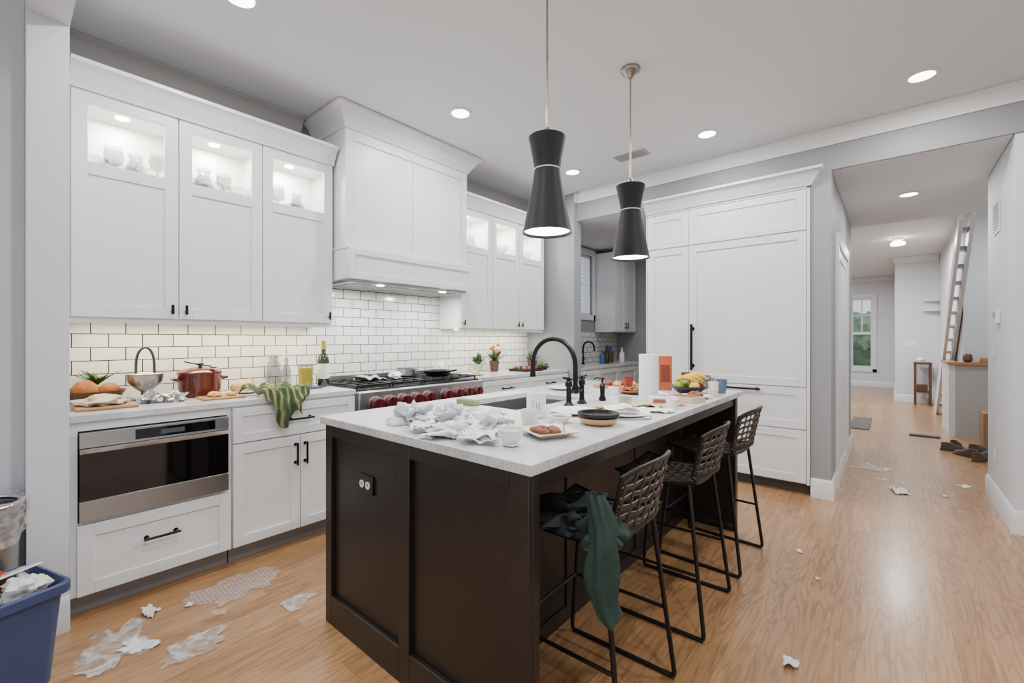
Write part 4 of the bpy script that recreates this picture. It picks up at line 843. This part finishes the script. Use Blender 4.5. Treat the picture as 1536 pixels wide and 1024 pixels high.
P(B().tube([(-1.02,2.66,Z+.004),(-1.0,2.78,Z+.005)],[.004,.007],CHROME),'teaspoon','small silver teaspoon near the fruit bowl','spoon')
b=B(); b.M=Matrix.Translation((-1.5,2.97,Z))@Matrix.Rotation(.2,4,'Z'); b.box(-.16,.16,-.11,.11,0,.014,WOOD).box(-.2,-.16,-.02,.02,0,.014,WOOD); P(b,'cutting_board','wooden cutting board with handle and food scraps','cutting board',bevel=.005)
for i,(x,y,m_) in enumerate(((-1.58,2.95,REDF),(-1.50,2.93,BREADP),(-1.42,3.0,YELL),(-1.52,3.02,FOOD))): P(B().blob((x,y,Z+.0145),(.033,.028,.022),m_,i,.3,4,16,10),'food_scrap',['red tomato piece on the cutting board','torn bread piece on the cutting board','yellow cheese piece on the cutting board','brown meat piece on the cutting board'][i],'food')
P(B().lathe((-1.28,2.70,Z),[(.05,0),(.08,.012),(.095,.02),(.09,.022),(.06,.008),(.001,.007)],mat('orange_plate',(176,104,58),.4),30),'orange_plate','orange glazed plate with snacks','plate')
P(B().blob((-1.28,2.70,Z+.009),(.055,.055,.02),FOOD,4,.5,5,ridge=True),'snack_pile','pile of brown crisps on the orange plate','snack')
P(B().lathe((-1.75,2.6,Z),[(.05,0),(.08,.008),(.10,.016),(.095,.018),(.05,.007),(.001,.006)],CERAM,32),'side_plate','white side plate by the sink','plate')
# ------------------------------------------------------------ floor debris
for i,(x,y,w,l,h,m_,lab) in enumerate(((-2.58,.82,.26,.32,.005,WRAP,'torn sheet of clear bubble wrap on the oak floor'),(-2.68,.49,.07,.07,.022,PAPER,'small crumpled white paper scrap on the oak floor'),(-2.49,.34,.20,.30,.006,FILM,'large wrinkled clear plastic sheet on the oak floor'),(-2.42,.40,.09,.12,.006,PAPER,'torn white tissue on the clear plastic sheet'),(-2.23,.56,.19,.20,.006,FILM,'torn wrinkled plastic film on the oak floor'),(-2.60,.62,.03,.03,.005,PAPER,'tiny white paper scrap on the oak floor'),(-2.42,.70,.05,.05,.004,FILM,'small clear plastic scrap on the oak floor'),(.065,4.99,.16,.10,.018,PAPER,'torn white paper lying in the hallway'),(-.15,5.75,.22,.26,.004,FILM,'flat torn plastic piece in the hallway'),(-.304,2.065,.045,.055,.012,PAPER,'small torn paper piece on the open floor'),(.5,5.55,.10,.08,.008,PAPER,'torn paper scrap by the hallway wall'),(-.05,5.35,.07,.1,.004,FILM,'thin plastic scrap in the hallway'),(-.42,3.2,.03,.03,.008,PAPER,'tiny paper scrap near the stools'),(-.3,2.9,.02,.02,.006,PAPER,'tiny paper crumb near the stools'),(-2.25,.98,.12,.12,.003,FILM,'thin plastic film scrap beside the island'),(.35,5.1,.04,.03,.006,PAPER,'tiny paper crumb in the hallway'),(.1,5.3,.09,.05,.004,FILM,'thin clear scrap in the hallway'))):
    P(B().sheet((x,y,.002),w,l,h,m_,i+1,i*.7,.55,fr=9),'torn_scrap',lab,'litter',solid=.0008 if m_ is PAPER else 0,ang=50)
def rr(hx,hy,z,r=.04,n=5):
    o=[]
    for cx,cy,a0 in ((hx-r,hy-r,0),(-hx+r,hy-r,pi/2),(-hx+r,-hy+r,pi),(hx-r,-hy+r,3*pi/2)):
        for i in range(n+1): a=a0+pi/2*i/n; o.append((cx+r*math.cos(a),cy+r*math.sin(a),z))
    return o
def loft(b,rings,m,cap0=True,cap1=True):
    n=len(rings[0]); vs=[p for q in rings for p in q]; fs=[]
    for j in range(len(rings)-1):
        for i in range(n): k=(i+1)%n; fs.append((j*n+i,j*n+k,(j+1)*n+k,(j+1)*n+i))
    if cap0: fs.append(tuple(range(n))[::-1])
    if cap1: fs.append(tuple((len(rings)-1)*n+i for i in range(n)))
    b.add(vs,fs,m)
BC=(-2.48,-.09)
q=root('recycling_bin',(BC[0],BC[1],0),'slate blue plastic recycling bin overflowing with paper','bin')
b=B(); b.M=Matrix.Translation((BC[0],BC[1],0))@Matrix.Rotation(.30,4,'Z')
loft(b,[rr(.132,.215,0.001),rr(.152,.240,.33),rr(.170,.26,.335),rr(.170,.26,.37),rr(.159,.247,.375),rr(.149,.235,.33),rr(.127,.21,.012)],BLUEB)
ob(b,'bin_body',q,bevel=.002)
for i,(x,y,z,m_,l) in enumerate(((-2.46,.08,.335,PAPER,'crumpled white paper in the bin'),(-2.54,-.03,.355,ORANGE,'orange packaging in the bin'),(-2.42,-.08,.335,PAPER,'white paper wad in the bin'))):
    P(B().blob((x,y,z),(.055,.055,.05),m_,i+5,.6,3,40,20,soft=True),'paper_wad',l,'paper')
b=B(); b.M=Matrix.Translation((-2.50,.04,.42))@Matrix.Rotation(.5,4,'Z')@Matrix.Rotation(-.3,4,'Y'); b.box(-.06,.06,-.07,.07,0,.006,PAPER)
for i in range(7): b.box(-.045,.045,-.06+i*.017,-.052+i*.017,.006,.0065,mat('print_grey',(130,130,130),.8))
P(b,'newspaper','folded printed newspaper sticking out of the bin','newspaper')
mx_,my_=-2.81,-.05
q=root('metal_bin',(mx_,my_,0),'tall round brushed metal waste bin with clear liner','bin')
ob(B().lathe((mx_,my_,0),[(.115,0),(.125,.02),(.130,.60),(.134,.605),(.124,.605),(.118,.03),(.001,.02)],STEEL,40),'bin_body',q)
ob(B().tube([(mx_+.132*math.cos(2*pi*i/40),my_+.132*math.sin(2*pi*i/40),.62) for i in range(40)],.012,CHROME,10,closed=True),'rim',q)
def ln(u,v):
    a=2*pi*u; r_=.146+.010*math.sin(a*9)+.012*noise.noise(Vector((math.cos(a)*3,math.sin(a)*3,v*2))); return Vector((mx_+r_*math.cos(a),my_+r_*math.sin(a),.64-.16*v-.02*math.sin(a*3)*v))
ob(B().grid(ln,72,8,filmmat('bin_liner',.15,.6,20)),'liner',q,label='clear plastic liner folded over the rim')
# hall: slim ladder-like open stair flight
ST=root('staircase',(.68,9,0),'slim steep white open staircase leaning up beside the wall','staircase')
n=15; run=.245; rise=.187; Y0=10.8
for i in range(n):
    y=Y0-i*run; z=(i+1)*rise; ob(B().box(.638,.698,y-run+.06,y+.0,z-.045,z,TRIMW),'tread',ST,bevel=.004)
yb,zb_=Y0-n*run,n*rise
for x0 in (.60,.70):
    b=B(); vs=[]; lo=-.16 if x0<.7 else -.10; hi=.06 if x0<.7 else .12
    for x in (x0,x0+.035): vs+=[(x,Y0+.12,0),(x,Y0-.25,0),(x,yb,zb_+lo),(x,yb,zb_+hi),(x,Y0+.12,.10)]
    b.add(vs,[(0,1,2,3,4),(9,8,7,6,5)]+[(i,5+i,5+(i+1)%5,(i+1)%5) for i in range(5)],TRIMW); ob(b,'stringer',ST)
HW=mat('half_wall_paint',(172,169,166),.6,var=.02)
b=B().box(.66,1.59,8.3,8.42,0,.96,HW).box(.60,.66,8.3,9.3,0,.96,WALLW); S(b,'wall_half')
S(B().box(.58,1.59,8.26,8.45,.96,.99,WOOD).box(.58,.69,8.45,9.3,.96,.99,WOOD),'trim_6')
q=root('console_table',(.50,11.9,0),'small narrow dark wooden console table with lower shelf','table')
ob(B().box(.36,.62,11.72,12.1,.80,.84,WOODD),'table_top',q,bevel=.003); ob(B().box(.38,.60,11.74,12.08,.25,.27,WOODD),'shelf',q)
for x in (.38,.60):
    for y in (11.75,12.07): ob(B().box(x-.015,x+.015,y-.015,y+.015,0,.80,WOODD),'leg',q)
P(B().lathe((.46,11.9,.841),[(.05,0),(.07,.05),(.03,.10),(.035,.12),(.001,.121)],CERAM,20),'ceramic_vase','small white vase on the narrow console table','vase')
P(B().box(.40,.56,11.80,12.0,.271,.40,WOODD),'storage_box','dark storage box on the console table shelf','box',bevel=.004)
for z in (1.85,2.05): ob(B().box(.50,.72,12.0,12.155,z,z+.03,CERAM),'wall_shelf',label='small white floating shelf on the far wall',cat='shelf')
P(B().box(-.46,-.22,8.1,9.3,.001,.012,mat('mat_dark',(84,78,72),.9,var=.25,scale=30)),'floor_mat','dark grey woven floor mat beside the hallway wall','mat',bevel=.003)
P(B().box(.20,.5,8.0,8.1,.001,.02,mat('blue_box',(46,58,82),.6)),'flat_package','flat dark blue package on the hallway floor','package',bevel=.003)
def shoe(x,y,rz,lab):
    q=root('shoe',(x,y,0),lab,'shoe',group='shoes by the stair wall'); M=Matrix.Translation((x,y,0))@Matrix.Rotation(rz,4,'Z')@Matrix.Scale(.9,4)
    b=B(); b.M=M; rings=[]
    for z,kx,ky,ox in ((.001,.14,.045,0),(.02,.142,.048,0)): rings.append([(ox+kx*math.cos(a),ky*math.sin(a)*(1+.15*math.cos(a)),z) for a in [2*pi*i/24 for i in range(24)]])
    loft(b,rings,mat('sole',(76,70,64),.7)); ob(b,'sole',q)
    b=B(); b.M=M; rings=[]
    for z,kx,ky,ox in ((.021,.137,.045,0),(.05,.12,.042,-.01),(.075,.075,.036,-.05),(.10,.055,.032,-.07),(.098,.045,.024,-.07),(.05,.04,.02,-.06)): rings.append([(ox+kx*math.cos(a),ky*math.sin(a)*(1+.12*math.cos(a)),z) for a in [2*pi*i/24 for i in range(24)]])
    loft(b,rings,mat('shoe_leather',(78,66,58),.6,var=.2)); ob(b,'upper',q)
for x,y,rz,l in ((.56,7.25,.4,'dark brown leather shoe lying in the hallway'),(.64,7.0,2.4,'dark brown leather shoe beside its pair'),(.60,7.5,1.2,'dark leather shoe near the half wall'),(.80,7.3,.1,'dark shoe against the half wall'),(.74,6.82,.9,'brown shoe near the hallway wall end'),(.84,7.08,2.0,'dark shoe in the pile by the stairs')): shoe(x,y,rz,l)
P(B().box(.76,.99,6.40,6.60,.001,.05,PAPER),'shoebox_lid','white cardboard lid lying near the shoes','cardboard',bevel=.003)
P(B().box(.84,1.12,7.6,7.9,.001,.42,mat('cardboard',(144,110,80),.8,var=.08)),'cardboard_box','brown cardboard box against the half wall','box',bevel=.004)
P(B().box(.90,1.15,8.28,8.43,.991,1.05,WOOD),'wooden_tray','small wooden tray on the half wall cap','tray',bevel=.004)
P(B().lathe((.78,8.36,.991),[(.03,0),(.05,.03),(.045,.09),(.03,.11),(.028,.11),(.001,.1)],WOODD,20),'wooden_vase','small brown wooden vase on the half wall cap','vase')
b=B()
for i in range(16): b.blob((-3.1+.3*i%4.5,18.5+random.uniform(-.8,.8),random.uniform(-.2,1.3)),(.8,.6,.9),[mat('shrub_light',(150,178,150),.7,var=.4,scale=8),mat('shrub_mid',(96,130,100),.7,var=.4,scale=8)][i%2],i,.5,5,24,14,flat=False)
ob(b,'garden_shrub',label='dense green garden shrubs outside the far window',cat='shrub',kind='stuff')
S(B().box(-6,6,15.7,22,-.3,-.05,mat('lawn',(110,130,90),.9,var=.3)),'floor.001')
# ------------------------------------------------------------ light / camera
w=bpy.data.worlds.new('world'); scene.world=w; w.use_nodes=True; bg=w.node_tree.nodes['Background']; bg.inputs[0].default_value=(.93,.97,1,1); bg.inputs[1].default_value=.85
cam=bpy.data.cameras.new('camera'); cam.lens=665/1536*36; cam.sensor_width=36; cam.shift_y=-4/1536; cam.clip_start=.05
co=bpy.data.objects.new('camera',cam); link(co); co.location=(0,0,1.3); co.rotation_euler=(pi/2,0,math.radians(40.45)); scene.camera=co
scene.view_settings.view_transform='AgX'; scene.view_settings.look='None'; scene.view_settings.exposure=.38
